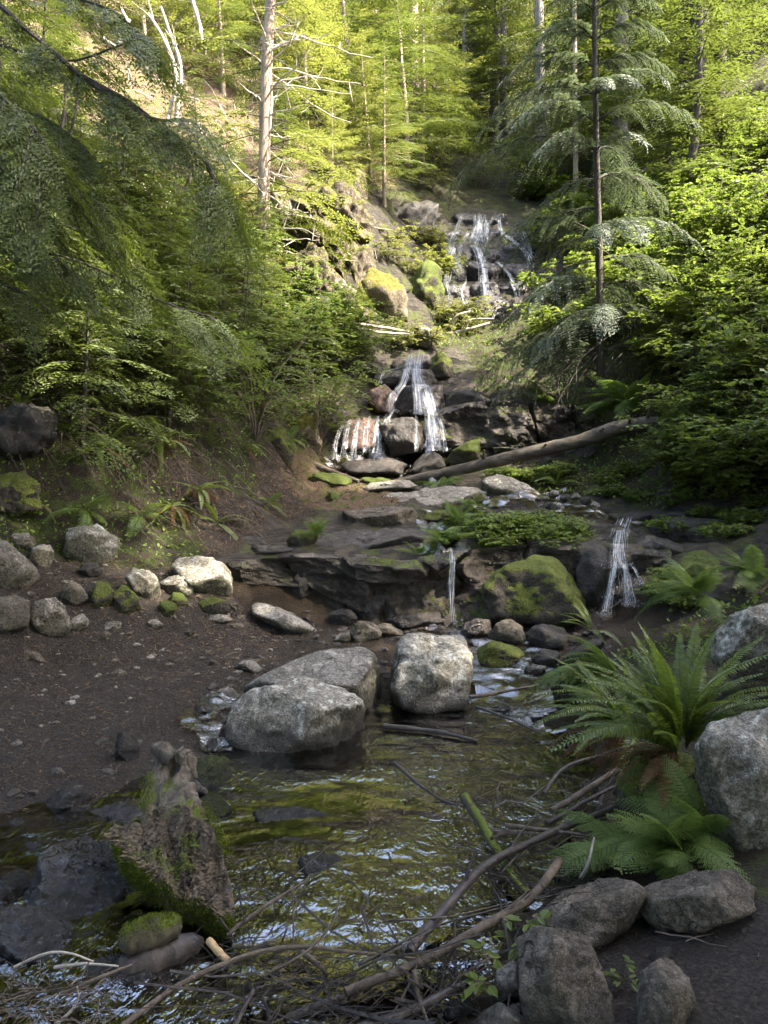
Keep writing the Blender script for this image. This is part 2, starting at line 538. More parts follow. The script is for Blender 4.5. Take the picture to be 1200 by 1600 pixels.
# ------------------------------------------------------------------ ground sheet
def mat_ground():
    k = NT('ground_soil')
    v = k.coord(1.0)
    z1 = k.n('Attribute', attribute_name='zone')
    s = k.n('SeparateColor')
    k.l(z1.outputs['Color'], s.inputs[0])
    zd, zm, zl = s.outputs[0], s.outputs[1], s.outputs[2]
    zr = k.attr('rocky')
    zb = k.attr('bed')
    n1 = k.noise(v, 6, 8, 0.65)
    n2 = k.noise(v, 70, 5, 0.75)
    n3 = k.voro(v, 55)
    dirt = k.mix(k.ramp(n2, 0.35, 0.7), (0.020, 0.0165, 0.0135), (0.086, 0.072, 0.059))
    dirt = k.mix(k.math('MULTIPLY', k.ramp(n1, 0.4, 0.65), 0.5), dirt, (0.035, 0.028, 0.024))
    moss = k.mix(k.ramp(n2, 0.3, 0.7), (0.022, 0.034, 0.006), (0.070, 0.088, 0.014))
    moss = k.mix(k.ramp(n1, 0.40, 0.58), moss, (0.034, 0.025, 0.015))
    lit = k.mix(k.ramp(n2, 0.3, 0.7), (0.055, 0.034, 0.022), (0.21, 0.14, 0.095))
    lit = k.mix(k.ramp(n1, 0.45, 0.6), lit, k.mix(k.ramp(n2, 0.35, 0.65), (0.045, 0.05, 0.01), (0.12, 0.13, 0.025)))
    lay = k.noise(k.coord(1.0, stretch=(.5, .5, 5)), 5, 6, .7, 1.0)
    rock = k.mix(k.ramp(lay, 0.35, 0.65), (0.018, 0.015, 0.012), (0.085, 0.070, 0.055))
    rock = k.mix(k.ramp(k.noise(v, 3.1, 6, 0.7), 0.5, 0.62), rock, (0.065, 0.08, 0.015))
    bed = k.mix(k.ramp(n3, 0.1, 0.5), (0.014, 0.010, 0.007), (0.05, 0.036, 0.022))
    # ragged borders between the zones
    def rag(z, sc):
        return k.ramp(k.math('ADD', z, k.math('MULTIPLY', k.math('SUBTRACT', k.noise(v, sc, 5, 0.7), 0.5), 0.9)), 0.35, 0.6)
    col = dirt
    col = k.mix(rag(zm, 5), col, moss)
    col = k.mix(rag(zl, 4), col, lit)
    col = k.mix(rag(zr, 4), col, rock)
    wetm = rag(zb, 4)
    col = k.mix(wetm, col, bed)
    h = k.math('ADD', k.math('MULTIPLY', n2, 1.2), k.math('ADD', k.math('MULTIPLY', n1, 2.0), k.math('MULTIPLY', n3, 0.5)))
    h = k.math('ADD', h, k.math('MULTIPLY', k.math('MULTIPLY', lay, zr), 3.0))
    nb = k.bump(h, 1.0, 0.045)
    r = k.math('SUBTRACT', 0.92, k.math('MULTIPLY', k.math('ADD', wetm, k.math('MULTIPLY', zr, k.ramp(n1, 0.4, 0.6))), 0.45))
    return k.done(k.bsdf(col, r, 0.3, nb))

def build_ground():
    t = np.linspace(0, 1, 470)
    ys = -3.5 + 74 * (0.15 * t + 0.85 * t ** 2.3)
    ss = np.linspace(-1, 1, 361)
    ss = np.sign(ss) * (0.55 * np.abs(ss) + 0.45 * np.abs(ss) ** 2)
    X = ss[None, :] * (5.0 + 0.72 * np.clip(ys, 0, None))[:, None]
    Y = np.repeat(ys[:, None], len(ss), 1)
    x, y = X.ravel(), Y.ravel()
    z = H(x, y)
    g = Geo()
    nr, nc = X.shape
    i = np.arange(nr - 1)[:, None] * nc
    j = np.arange(nc - 1)[None, :]
    Q = np.stack([i + j, i + j + 1, i + nc + j + 1, i + nc + j], -1).reshape(-1, 4)
    g.add(np.stack([x, y, z], -1), Q)
    me = g.mesh('ground', mat_ground(), True)
    zz = zones(x, y)
    ca = me.attributes.new('zone', 'FLOAT_COLOR', 'POINT')
    ca.data.foreach_set('color', np.concatenate([zz[:, [0, 1, 2]], np.ones((len(x), 1))], 1).astype(np.float32).ravel())
    for nm, c in (('rocky', 3), ('bed', 4)):
        a = me.attributes.new(nm, 'FLOAT', 'POINT')
        a.data.foreach_set('value', zz[:, c].astype(np.float32))
    o = link('ground', me)
    tag(o, 'steep forest ravine floor of dark soil, moss and bare rock', 'ground', kind='structure')
    return o
build_ground()
# ------------------------------------------------------------------ stones
import bmesh
_ICO = {}
def ico(level):
    if level not in _ICO:
        bm = bmesh.new()
        bmesh.ops.create_icosphere(bm, subdivisions=level, radius=1.0)
        v = np.array([q.co[:] for q in bm.verts])
        f = np.array([[q.index for q in p.verts] for p in bm.faces])
        bm.free()
        _ICO[level] = (norm(v), f)
    return _ICO[level]

def hull2d(P):
    P = sorted(map(tuple, P))
    def half(P):
        h = []
        for p in P:
            while len(h) >= 2 and (h[-1][0]-h[-2][0])*(p[1]-h[-2][1]) - (h[-1][1]-h[-2][1])*(p[0]-h[-2][0]) <= 0:
                h.pop()
            h.append(p)
        return h[:-1]
    return np.array(half(P) + half(P[::-1]))

MAT = {}
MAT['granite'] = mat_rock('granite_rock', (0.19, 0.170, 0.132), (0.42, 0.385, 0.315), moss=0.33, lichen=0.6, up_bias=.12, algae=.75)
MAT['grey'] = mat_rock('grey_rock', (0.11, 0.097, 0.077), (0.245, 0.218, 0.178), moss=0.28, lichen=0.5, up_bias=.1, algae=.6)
MAT['foot'] = mat_rock('trailside_rock', (0.078, 0.065, 0.048), (0.165, 0.138, 0.105), moss=0.25, lichen=0.35, up_bias=.1, algae=.4)
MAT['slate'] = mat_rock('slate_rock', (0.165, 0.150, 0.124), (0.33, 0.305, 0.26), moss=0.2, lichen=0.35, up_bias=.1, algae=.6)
MAT['dark'] = mat_rock('dark_wet_rock', (0.014, 0.012, 0.009), (0.045, 0.037, 0.028), moss=0.34, lichen=0.10, rough=0.62, wet=0.3, spec=0.4, up_bias=.3)
MAT['wet'] = mat_rock('water_washed_rock', (0.022, 0.018, 0.015), (0.075, 0.060, 0.050), moss=0.0, lichen=0.25, rough=0.55, wet=0.35, spec=0.5)
MAT['bedrock'] = mat_rock('layered_bedrock', (0.018, 0.014, 0.010), (0.078, 0.060, 0.042), moss=0.44, lichen=0.15, rough=0.6, wet=0.3, spec=0.4, up_bias=.36)
MAT['steps'] = mat_rock('falls_step_rock', (0.010, 0.009, 0.010), (0.045, 0.038, 0.038), moss=0.12, lichen=0.25, rough=0.5, wet=0.3, spec=0.5)
MAT['sheen'] = mat_rock('flowed_over_slab', (0.012, 0.010, 0.008), (0.05, 0.04, 0.03), moss=0.1, lichen=0.1, rough=0.3, wet=0.2, spec=0.6)
MAT['red'] = mat_rock('rusty_wet_rock', (0.085, 0.042, 0.028), (0.21, 0.12, 0.085), moss=0.0, lichen=0.4, rough=0.5, wet=0.3, spec=0.5)
MAT['mossy'] = mat_rock('mossy_rock', (0.035, 0.029, 0.022), (0.085, 0.072, 0.053), moss=0.70, mossc=((0.06, 0.085, 0.012), (0.14, 0.155, 0.026)), lichen=0.2, up_bias=.42)
MAT['moss'] = mat_rock('moss_covered_rock', (0.04, 0.034, 0.022), (0.08, 0.07, 0.045), moss=0.74, lichen=0.1)
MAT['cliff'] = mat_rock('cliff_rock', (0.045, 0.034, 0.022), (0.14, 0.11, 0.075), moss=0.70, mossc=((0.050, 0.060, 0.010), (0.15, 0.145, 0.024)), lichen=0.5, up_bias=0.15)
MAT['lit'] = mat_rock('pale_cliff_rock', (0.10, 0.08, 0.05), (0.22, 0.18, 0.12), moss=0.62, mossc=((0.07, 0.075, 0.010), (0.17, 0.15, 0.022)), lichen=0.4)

ROCKS = []
def rock(name, label, outline, mat='granite', y=None, depth=0.9, top=0.32, seed=None, cat='rock', group=None, rough=0.036, sharp=70, facets=6, base=None, grow=1.03, strata=0.0, kind=None, parent=None):
    """a stone with the traced outline, its own depth, a sloping top and broken facets"""
    seed = seed if seed is not None else len(ROCKS) + 11
    r = np.random.default_rng(seed)
    P = np.array(outline, dtype=np.float64)
    lo, hi = P.min(0), P.max(0)
    c = (lo + hi) / 2
    if base is None:
        base = (c[0], hi[1] - 0.12 * (hi[1] - lo[1]))
    wpx, hpx = hi - lo
    if y is None:
        hb = hit(base[0], min(base[1], 1640))
        y = hb[1]
        half = 0.5 * depth * min(wpx, hpx * 1.3) / F * y
        y = y + half * 0.55
    C = W(c[0], c[1], y)
    fwd = norm(C - np.array([0, 0, CAMZ]))
    right = norm(np.cross(fwd, [0, 0, 1.0]))
    up = np.cross(right, fwd)
    dist = np.linalg.norm(C - np.array([0, 0, CAMZ]))
    loc = []
    for q in P:
        d = W(q[0], q[1], 10.0) - np.array([0, 0, CAMZ])
        d = d * dist / (d @ fwd)
        loc.append((d @ right, d @ up))
    hu = hull2d(np.array(loc) * grow)                    # counter-clockwise, (a, b)
    cen = hu.mean(0)
    amin, bmin = hu.min(0); amax, bmax = hu.max(0)
    D = 0.5 * depth * min(amax - amin, (bmax - bmin) * 1.3)
    Hh = bmax - bmin
    planes = []                                          # normal (a, toward camera, b), offset from cen
    def pl(n, p):
        n = norm(np.array(n, dtype=np.float64))
        h = n @ np.array([p[0] - cen[0], p[1], p[2] - cen[1]])
        if h > 0.02 * Hh:
            planes.append((n, h))
    for i in range(len(hu)):
        p, q = hu[i], hu[(i + 1) % len(hu)]
        e = q - p
        if np.linalg.norm(e) < 1e-5: continue
        n2 = np.array([e[1], -e[0]]) / np.linalg.norm(e)
        m = (p + q) / 2
        pl((n2[0], r.uniform(0.02, 0.22), n2[1]), (m[0], 0, m[1]))
        pl((n2[0], -r.uniform(0.05, 0.4), n2[1]), (m[0], 0, m[1]))
    crest = bmax - top * Hh
    pl((r.uniform(-.12, .12), max(0.05, top * Hh), 1.35 * D), (cen[0], -0.35 * D, bmax))
    pl((r.uniform(-.25, .25), 1, r.uniform(-0.12, 0.12)), (cen[0], D, crest))
    pl((r.uniform(-.2, .2), -1, r.uniform(0, .3)), (cen[0], -D, cen[1]))
    for _ in range(facets):
        n = np.array([r.normal(), abs(r.normal()) + 0.25, r.normal() * 0.8 + 0.1]); n = norm(n)
        sup = max(n[0] * (a - cen[0]) + n[2] * (b - cen[1]) for a, b in hu) * 0.62 + abs(n[1]) * D * 0.62
        planes.append((n, sup * r.uniform(0.84, 1.06)))
    size = max(wpx, hpx)
    lev = 3 if size < 34 else 4 if size < 130 else 5
    v, f = ico(lev)
    N = np.array([q[0] for q in planes]); hh = np.array([q[1] for q in planes])
    ext = np.array([max(amax - amin, 1e-3) / 2, D, Hh / 2])
    dirs = norm(v * ext)
    dn = np.maximum(dirs @ N.T, 1e-4)
    rad = (((dn / hh) ** sharp).sum(-1)) ** (-1.0 / sharp)
    p = dirs * rad[:, None]
    s = 1.0 / (ext.mean() + 1e-6)
    off = r.uniform(-50, 50, 3)
    q = p * s
    amp = rough * ext.mean()
    rg = 1 - np.abs(fbm(q * 2.6 + off, 3, seed + 9))
    p = p + dirs * (amp * 1.6 * fbm(q * 1.3 + off, 3, seed) + amp * 1.1 * fbm(q * 5 + off, 3, seed + 5) + amp * 1.2 * (rg ** 3 - .4))[:, None]
    for _ in range(5):                                   # fractures: one side of a plane stands back
        n = norm(r.normal(0, 1, 3)); hcut = r.uniform(.15, .6)
        side = np.clip((q @ n + .12 * fbm(q * 2.2 + off, 2, seed + 2) - hcut) * 14, 0, 1)
        p = p - dirs * (side * ext.mean() * r.uniform(.012, .05))[:, None]
    if strata > 0:                                       # bedding layers standing proud
        hgt = q[:, 2] + 0.25 * q[:, 0] + 0.15 * fbm(q * 1.5, 2, seed)
        p = p + dirs * (strata * ext.mean() * vnoise(np.stack([hgt * 5, 0 * hgt, 0 * hgt], -1) + off, seed))[:, None]
    Pw = C + (p[:, 0:1] + cen[0]) * right + p[:, 1:2] * (-fwd) + (p[:, 2:3] + cen[1]) * up
    base_pt = np.array([C[0], C[1], Pw[:, 2].min()])
    g = Geo()
    g.add(Pw - base_pt, f, 0.5)
    me = g.mesh(name, MAT[mat], True)
    o = link(name, me, parent, base_pt)
    if parent is None:
        tag(o, label, cat, group, kind or 'thing')
    ROCKS.append(o)
    return o

R = rock
# --- boulders in the stream
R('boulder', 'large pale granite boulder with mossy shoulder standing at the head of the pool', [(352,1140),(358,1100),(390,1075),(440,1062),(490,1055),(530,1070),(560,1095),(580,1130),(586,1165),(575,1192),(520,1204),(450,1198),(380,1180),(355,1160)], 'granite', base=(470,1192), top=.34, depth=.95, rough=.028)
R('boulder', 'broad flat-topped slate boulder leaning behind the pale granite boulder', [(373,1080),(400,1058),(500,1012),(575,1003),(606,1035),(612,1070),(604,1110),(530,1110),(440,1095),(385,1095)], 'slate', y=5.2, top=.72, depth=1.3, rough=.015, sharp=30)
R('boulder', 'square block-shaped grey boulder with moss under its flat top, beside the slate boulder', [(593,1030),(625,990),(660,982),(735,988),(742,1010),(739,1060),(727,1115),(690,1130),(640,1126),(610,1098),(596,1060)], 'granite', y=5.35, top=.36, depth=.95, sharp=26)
R('boulder', 'huge rounded dark boulder furred with moss under the ledge greenery', [(720,952),(735,920),(765,890),(820,860),(880,862),(912,885),(927,925),(918,968),(870,980),(790,978),(730,968)], 'mossy', y=6.95, top=.3, depth=.9, sharp=16)
cl = [
 ('small stone wedged between block boulder and mossy boulder, wet and bluish', [(715,985),(722,970),(742,966),(768,968),(770,985),(745,1002),(718,1000)], 'wet'),
 ('brown pointed stone on top of the stone heap below the mossy boulder', [(757,992),(775,972),(800,963),(818,978),(824,1002),(800,1014),(765,1008)], 'foot'),
 ('rounded dark stone at the end of the heap nearest the small waterfall', [(820,985),(850,974),(880,975),(888,995),(882,1014),(840,1020),(822,1008)], 'dark'),
 ('moss-topped wet stone under the brown pointed stone', [(738,1008),(765,1001),(820,1012),(828,1035),(790,1052),(748,1044)], 'mossy'),
 ('small grey stone perched at the lip of the little stream step', [(816,1044),(832,1036),(852,1040),(854,1054),(835,1060),(818,1058)], 'grey'),
 ('dark smooth stone in the shade below the rounded dark stone', [(828,1030),(850,1012),(872,1016),(874,1040),(846,1050)], 'dark'),
 ('dark mossy stone under the overhanging fern tips', [(855,1075),(900,1035),(960,1030),(965,1085),(900,1110),(858,1100)], 'mossy'),
 ('long dark slanting rock beside the foot of the small waterfall', [(866,1044),(905,1008),(945,990),(950,1012),(900,1036),(872,1050)], 'dark'),
 ('flat wet stone lying in the trickle right of the block boulder', [(762,1112),(775,1102),(800,1100),(806,1114),(780,1124)], 'wet'),
 ('low moss-coated lump at the upper edge of the pool', [(715,1135),(745,1118),(775,1124),(793,1140),(785,1154),(730,1152)], 'moss'),
]
for lab, ol, m in cl: R('stone', lab, ol, m)
cl = [
 ('rounded dark stone at the foot of the shaded ledge, above the olive stone', [(512,962),(525,950),(548,950),(560,964),(548,980),(516,980)], 'dark'),
 ('olive rounded stone behind the slate boulder', [(543,987),(560,968),(585,970),(598,985),(592,1002),(556,1008)], 'foot'),
 ('low flat brown stone between olive stone and block boulder', [(580,980),(600,974),(634,980),(642,990),(620,998),(588,996)], 'foot'),
 ('slanting wet black slab leaning on the ledge left of the dry cleft', [(552,958),(588,912),(612,914),(610,940),(594,968),(566,974)], 'wet'),
 ('dark oval stone set in the shaded ledge face', [(453,930),(463,888),(485,886),(490,930),(472,945)], 'dark'),
 ('small stone half buried next to the olive stone', [(520,1002),(530,990),(546,986),(548,1002),(530,1006)], 'grey'),
]
for lab, ol, m in cl: R('stone', lab, ol, m)
R('leaning_slab', 'long pale slab tilted on the path edge, catching sun along its top', [(387,948),(400,932),(430,945),(470,965),(506,990),(484,1002),(440,988),(395,962)], 'slate', top=.65, depth=1.4, sharp=30, rough=.02)

# --- the lower ledge: dark blocks on either side of the thin trickle
R('ledge_block', 'low wet sill of rock at the foot of the thin trickle', [(596,968),(620,956),(690,954),(706,970),(690,982),(610,982)], 'wet', y=7.0, depth=1.2, top=.4)
R('ledge_block', 'dark wet rock splashed by the small waterfall on its left side', [(898,890),(915,862),(942,845),(958,862),(950,935),(930,965),(904,958)], 'dark', y=7.05, depth=.8, top=.25)
R('ledge_block', 'dark rectangular block right of the small waterfall lip', [(982,868),(990,846),(1015,836),(1052,838),(1074,850),(1064,880),(992,888)], 'dark', y=7.35, depth=.9, top=.3)
R('ledge_block', 'black wet rock under the small waterfall and its branch', [(936,965),(945,900),(985,882),(1052,882),(1030,915),(1005,960),(970,985)], 'wet', y=7.2, depth=.7, top=.3)
R('mossy_rock', 'bright moss-covered rock on the bank right of the small waterfall', [(1012,945),(1036,895),(1072,856),(1130,852),(1150,895),(1110,940),(1045,960)], 'moss', y=6.9, depth=.9, top=.5, sharp=10)
R('ledge_slab', 'flat shelf of layered rock spreading right above the small waterfall', [(975,835),(1000,815),(1080,805),(1180,820),(1200,850),(1090,850),(1060,842),(1000,845)], 'wet', y=8.0, depth=1.6, top=.6, strata=.03)
R('ledge_slab', 'long flat wet slab in the stream above the mossy boulder', [(772,808),(790,794),(848,798),(856,814),(800,824)], 'dark', y=8.9, depth=1.4, top=.5)
R('ledge_slab', 'broad worn rock shelf crossed by the stream left of the greenery', [(560,800),(600,765),(690,755),(745,762),(760,782),(700,798),(620,808)], 'slate', y=9.9, depth=2.2, top=.8, strata=.02)
R('ledge_slab', 'wet shelf of bedrock in front of the brown litter step', [(470,862),(480,838),(560,822),(680,826),(690,850),(640,868),(540,872)], 'wet', y=8.0, depth=1.5, top=.7, strata=.02)
R('ledge_slab', 'brown litter-strewn step with an undercut edge above the wet shelf', [(520,822),(530,798),(600,788),(655,795),(652,818),(600,830)], 'foot', y=8.7, depth=1.4, top=.5)
R('mossy_rock', 'small sunlit lump of yellow moss on the path step', [(448,842),(460,826),(490,824),(498,840),(494,864),(470,862),(452,854)], 'moss', y=8.0, depth=1.0, top=.4)
for lab, ol, yy in [
 ('flat yellow moss cushion in the sun at the foot of the cliff stump', [(478,752),(490,738),(540,740),(560,752),(520,764)], 10.5),
 ('sunlit moss mat beside the splash pool of the middle waterfall', [(552,760),(565,746),(610,744),(628,756),(590,766)], 10.7),
 ('low moss mat on the brown shelf below the splash pool', [(500,782),(512,768),(556,766),(574,778),(530,790)], 9.7),
 ('moss pad at the upstream edge of the brown litter step', [(628,806),(636,796),(662,794),(670,804),(650,812)], 9.0)]:
    R('moss_mat', lab, ol, 'moss', y=yy, top=.8, depth=1.6, rough=.06, cat='moss')
# --- the path side, left pile
lp = [
 ('big dark angular stone sticking in from the picture edge, pile on the path side', [(-40,930),(-30,850),(2,838),(30,866),(76,908),(46,925),(0,930)], 'grey', .3),
 ('rounded stone at the back of the pile against the dark bank', [(10,850),(20,833),(42,830),(64,848),(52,864),(20,862)], 'grey', .3),
 ('small grey stone between the big edge stone and the angular boulder', [(42,888),(50,856),(78,846),(86,868),(78,890)], 'granite', .3),
 ('large angular boulder with a pale chipped top edge, back of the pile', [(98,868),(102,823),(150,819),(180,835),(202,852),(197,876),(160,890),(112,884)], 'granite', .18),
 ('olive stone in the middle of the path-side pile', [(93,938),(97,908),(125,908),(139,935),(116,950)], 'foot', .3),
 ('squat grey boulder at the front corner of the pile, on bare soil', [(42,968),(50,940),(90,930),(101,945),(113,982),(96,1006),(60,995)], 'grey', .3),
 ('soil-dusted stone left of the squat grey boulder, at the picture edge', [(-40,975),(-10,930),(25,924),(46,945),(44,980),(0,992)], 'foot', .4),
 ('flat pale stone just right of the squat grey boulder', [(104,970),(128,957),(146,978),(125,986),(108,984)], 'slate', .6),
 ('thin pale slab lying flat right of the squat grey boulder', [(143,978),(160,970),(192,970),(196,980),(166,990)], 'slate', .7),
 ('small tan stone on the soil below the thin pale slab', [(145,992),(158,985),(175,988),(172,1000),(150,1002)], 'foot', .4),
 ('flat rectangular tan stone alone on the bare soil', [(24,1026),(36,1014),(78,1018),(82,1030),(66,1036),(30,1034)], 'foot', .5),
 ('tall pointed grey stone in the middle of the mossy row', [(193,902),(210,886),(240,896),(256,930),(236,945),(206,925)], 'granite', .4),
 ('grey stone leaning under the sunlit slab', [(238,908),(262,894),(292,893),(314,912),(312,932),(262,936)], 'granite', .4),
 ('mossy round stone left of the tall pointed stone', [(141,930),(152,906),(172,908),(184,935),(166,955),(146,950)], 'mossy', .3),
 ('moss-capped ball of stone below the tall pointed stone', [(243,952),(252,938),(268,937),(279,948),(274,964),(250,966)], 'moss', .4),
 ('second moss cushion just above the moss-capped ball', [(262,938),(272,924),(288,926),(294,944),(278,952)], 'moss', .4),
 ('small split stone on the soil at the end of the mossy row', [(229,972),(242,964),(258,978),(250,986),(236,984)], 'slate', .5),
 ('flat grey slab lying on the damp soil in front of the sunlit slab', [(308,966),(325,957),(356,960),(370,970),(340,974)], 'slate', .6),
 ('little dark stone under the big angular boulder', [(118,895),(130,878),(152,880),(162,896),(145,906)], 'dark', .4),
 ('mossed stone in the row between round and tall stones', [(176,925),(190,908),(212,925),(222,950),(196,965),(178,955)], 'mossy', .4),
 ('low mossy stone under the grey leaning stone', [(300,945),(320,930),(352,938),(362,955),(330,964)], 'mossy', .5),
]
for lab, ol, m, tp in lp: R('stone', lab, ol, m, top=tp, group=None)
R('slab_stone', 'sunlit yellow-mossed slab stone at the foot of the dark bank', [(263,872),(275,862),(340,874),(369,890),(364,932),(345,940),(300,928),(276,905)], 'granite', top=.55, depth=.9, sharp=28, y=6.9)
lp = [
 ('dark rusty upright stone at the edge of the soil near the stump', [(176,1190),(182,1145),(200,1140),(219,1155),(218,1188),(196,1194)], 'dark', .2),
 ('small pale stone on the wet soil left of the stump', [(64,1216),(72,1200),(98,1198),(104,1212),(84,1220)], 'slate', .4),
 ('flat stone at the left tip of the slate boulder', [(328,1086),(345,1074),(378,1072),(384,1088),(350,1096)], 'slate', .6),
 ('pointed flake of stone on the soil near the slate boulder', [(362,1042),(382,1030),(405,1034),(418,1048),(385,1054)], 'slate', .6),
 ('wet stone in the side trickle above the front boulder', [(290,1110),(305,1098),(330,1102),(334,1118),(306,1122)], 'wet', .5),
 ('dark wet pebble-shaped stone left of the front boulder', [(318,1166),(326,1150),(340,1152),(344,1170),(330,1176)], 'wet', .4),
 ('flat wet slab stone where soil meets water, below the pale stone', [(40,1262),(70,1236),(120,1230),(150,1246),(110,1266),(60,1272)], 'wet', .7),
 ('dark wet slab stone with a moss spot at the picture edge', [(-20,1345),(10,1318),(70,1310),(86,1330),(40,1350)], 'dark', .7),
 ('shadowed wet slab under the moss-spotted slab at the picture edge', [(-30,1410),(0,1362),(44,1356),(52,1384),(20,1420)], 'dark', .5),
]
for lab, ol, m, tp in lp: R('stone', lab, ol, m, top=tp)
bs = [
 ('broad dark slab with water sheeting over it, left of the stump', [(20,1485),(60,1330),(110,1296),(200,1300),(250,1345),(200,1440),(110,1490)], .0),
 ('low dark slab washed by the pool below the soil edge', [(70,1300),(90,1272),(180,1252),(250,1262),(240,1290),(150,1308)], .0),
 ('black wet rock step in the bottom corner', [(-30,1500),(-20,1425),(40,1405),(110,1425),(120,1480),(60,1525)], .03),
 ('sunken dark rock beside the sodden black log', [(110,1545),(130,1500),(200,1490),(260,1515),(230,1560),(160,1572)], .0),
 ('flat dark rock just under the water right of the mossy stub', [(380,1285),(400,1262),(480,1258),(520,1275),(460,1296)], .015),
 ('flat olive rock under the shallow water in mid pool', [(455,1365),(470,1335),(530,1325),(560,1350),(530,1380),(480,1385)], .012),
]
for lab, ol, zz in bs:
    P_ = np.array(ol); c_ = (P_.min(0) + P_.max(0)) / 2
    R('bed_slab', lab, ol, 'sheen', y=G(c_[0], c_[1], zz - .02)[1], top=.9, depth=1.0, rough=.05)
# --- trailside stones at the bottom right and the big ones behind the fern
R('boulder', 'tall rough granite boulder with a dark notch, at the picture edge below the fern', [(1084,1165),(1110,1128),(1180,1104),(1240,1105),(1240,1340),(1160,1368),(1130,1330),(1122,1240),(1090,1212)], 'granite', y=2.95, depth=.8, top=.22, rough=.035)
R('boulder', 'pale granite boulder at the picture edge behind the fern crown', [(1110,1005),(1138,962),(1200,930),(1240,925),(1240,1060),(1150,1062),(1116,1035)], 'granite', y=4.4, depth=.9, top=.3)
lp = [
 ('speckled grey stone with a dark right end, touching the long flat stone', [(833,1434),(868,1387),(918,1362),(985,1377),(1016,1400),(1022,1425),(978,1484),(900,1490),(840,1460)], 'foot', .45, 2.75, .9),
 ('long flat-topped stone like a step, below the fern', [(992,1392),(1020,1378),(1080,1361),(1150,1356),(1180,1390),(1177,1428),(1100,1456),(1030,1464),(1005,1440)], 'foot', .5, 2.9, 1.1),
 ('big blunt stone standing in front of the speckled grey stone', [(802,1462),(830,1447),(900,1449),(932,1472),(966,1560),(962,1625),(825,1620),(812,1520)], 'foot', .22, 2.4, .8),
 ('small lichen-crusted stone pressed against the big blunt stone', [(768,1564),(775,1515),(805,1498),(820,1560),(785,1580)], 'granite', .25, 2.38, .8),
 ('stone with a pale green lichen spot right of the big blunt stone', [(986,1570),(1000,1510),(1040,1493),(1076,1520),(1092,1565),(1065,1620),(998,1620)], 'foot', .3, 2.35, .9),
 ('tan rounded stone at the bottom picture edge', [(690,1615),(730,1574),(782,1566),(830,1592),(845,1630)], 'granite', .5, 2.15, .9),
 ('wet stone with a mossy side behind the speckled grey stone', [(870,1382),(894,1330),(940,1324),(964,1345),(956,1385),(900,1394)], 'mossy', .4, 3.2, .9),
 ('small flat stone wedged between tan and big blunt stones', [(785,1580),(800,1568),(840,1568),(855,1588),(806,1600)], 'granite', .5, 2.25, .9),
 ('dark shaded stone left of the lichen-crusted stone', [(688,1592),(702,1556),(735,1550),(742,1580),(715,1598)], 'dark', .35, 2.3, .9),
 ('flat damp stone half sunk in the trail soil', [(1005,1500),(1022,1480),(1050,1478),(1052,1496),(1025,1506)], 'dark', .5, 2.6, .9),
]
for lab, ol, m, tp, yy, dp in lp: R('stone', lab, ol, m, top=tp, depth=dp)
# --- around the log
R('boulder', 'grey boulder with a mossed back lying under the fallen log', [(743,770),(758,744),(784,740),(830,760),(853,784),(842,800),(800,796),(765,784)], 'granite', y=10.2, depth=.9, top=.4)
lp = [
 ('low green-topped stone beside the little gravel bar', [(903,785),(922,766),(955,764),(960,784),(930,796)], 'mossy', 9.9, .5),
 ('dark upright mossed stone at the foot of the leafy bank', [(1022,795),(1028,755),(1048,750),(1064,782),(1050,806)], 'dark', 9.1, .2),
 ('mossy round stone on the rock shelf below the leafy bank', [(1108,842),(1112,822),(1135,816),(1146,832),(1138,846)], 'moss', 7.9, .4),
]
for lab, ol, m, yy, tp in lp: R('stone', lab, ol, m, y=yy, top=tp)
for i, (x, yv) in enumerate([(865,772),(882,778),(900,776),(915,782),(930,790),(858,790),(875,792)]):
    R('gravel_stone', 'fist-sized %s stone in the gravel bar, %s counted from the log boulder' % ('dark' if i % 2 else 'pale', ['first', 'second', 'third', 'fourth', 'fifth', 'sixth', 'seventh'][i]), [(x-9,yv),(x-3,yv-7),(x+7,yv-6),(x+10,yv+2),(x+2,yv+7),(x-7,yv+6)], 'dark' if i % 2 else 'slate', y=9.8 - 0.004 * (yv - 770) * 10, group='stones of the gravel bar')
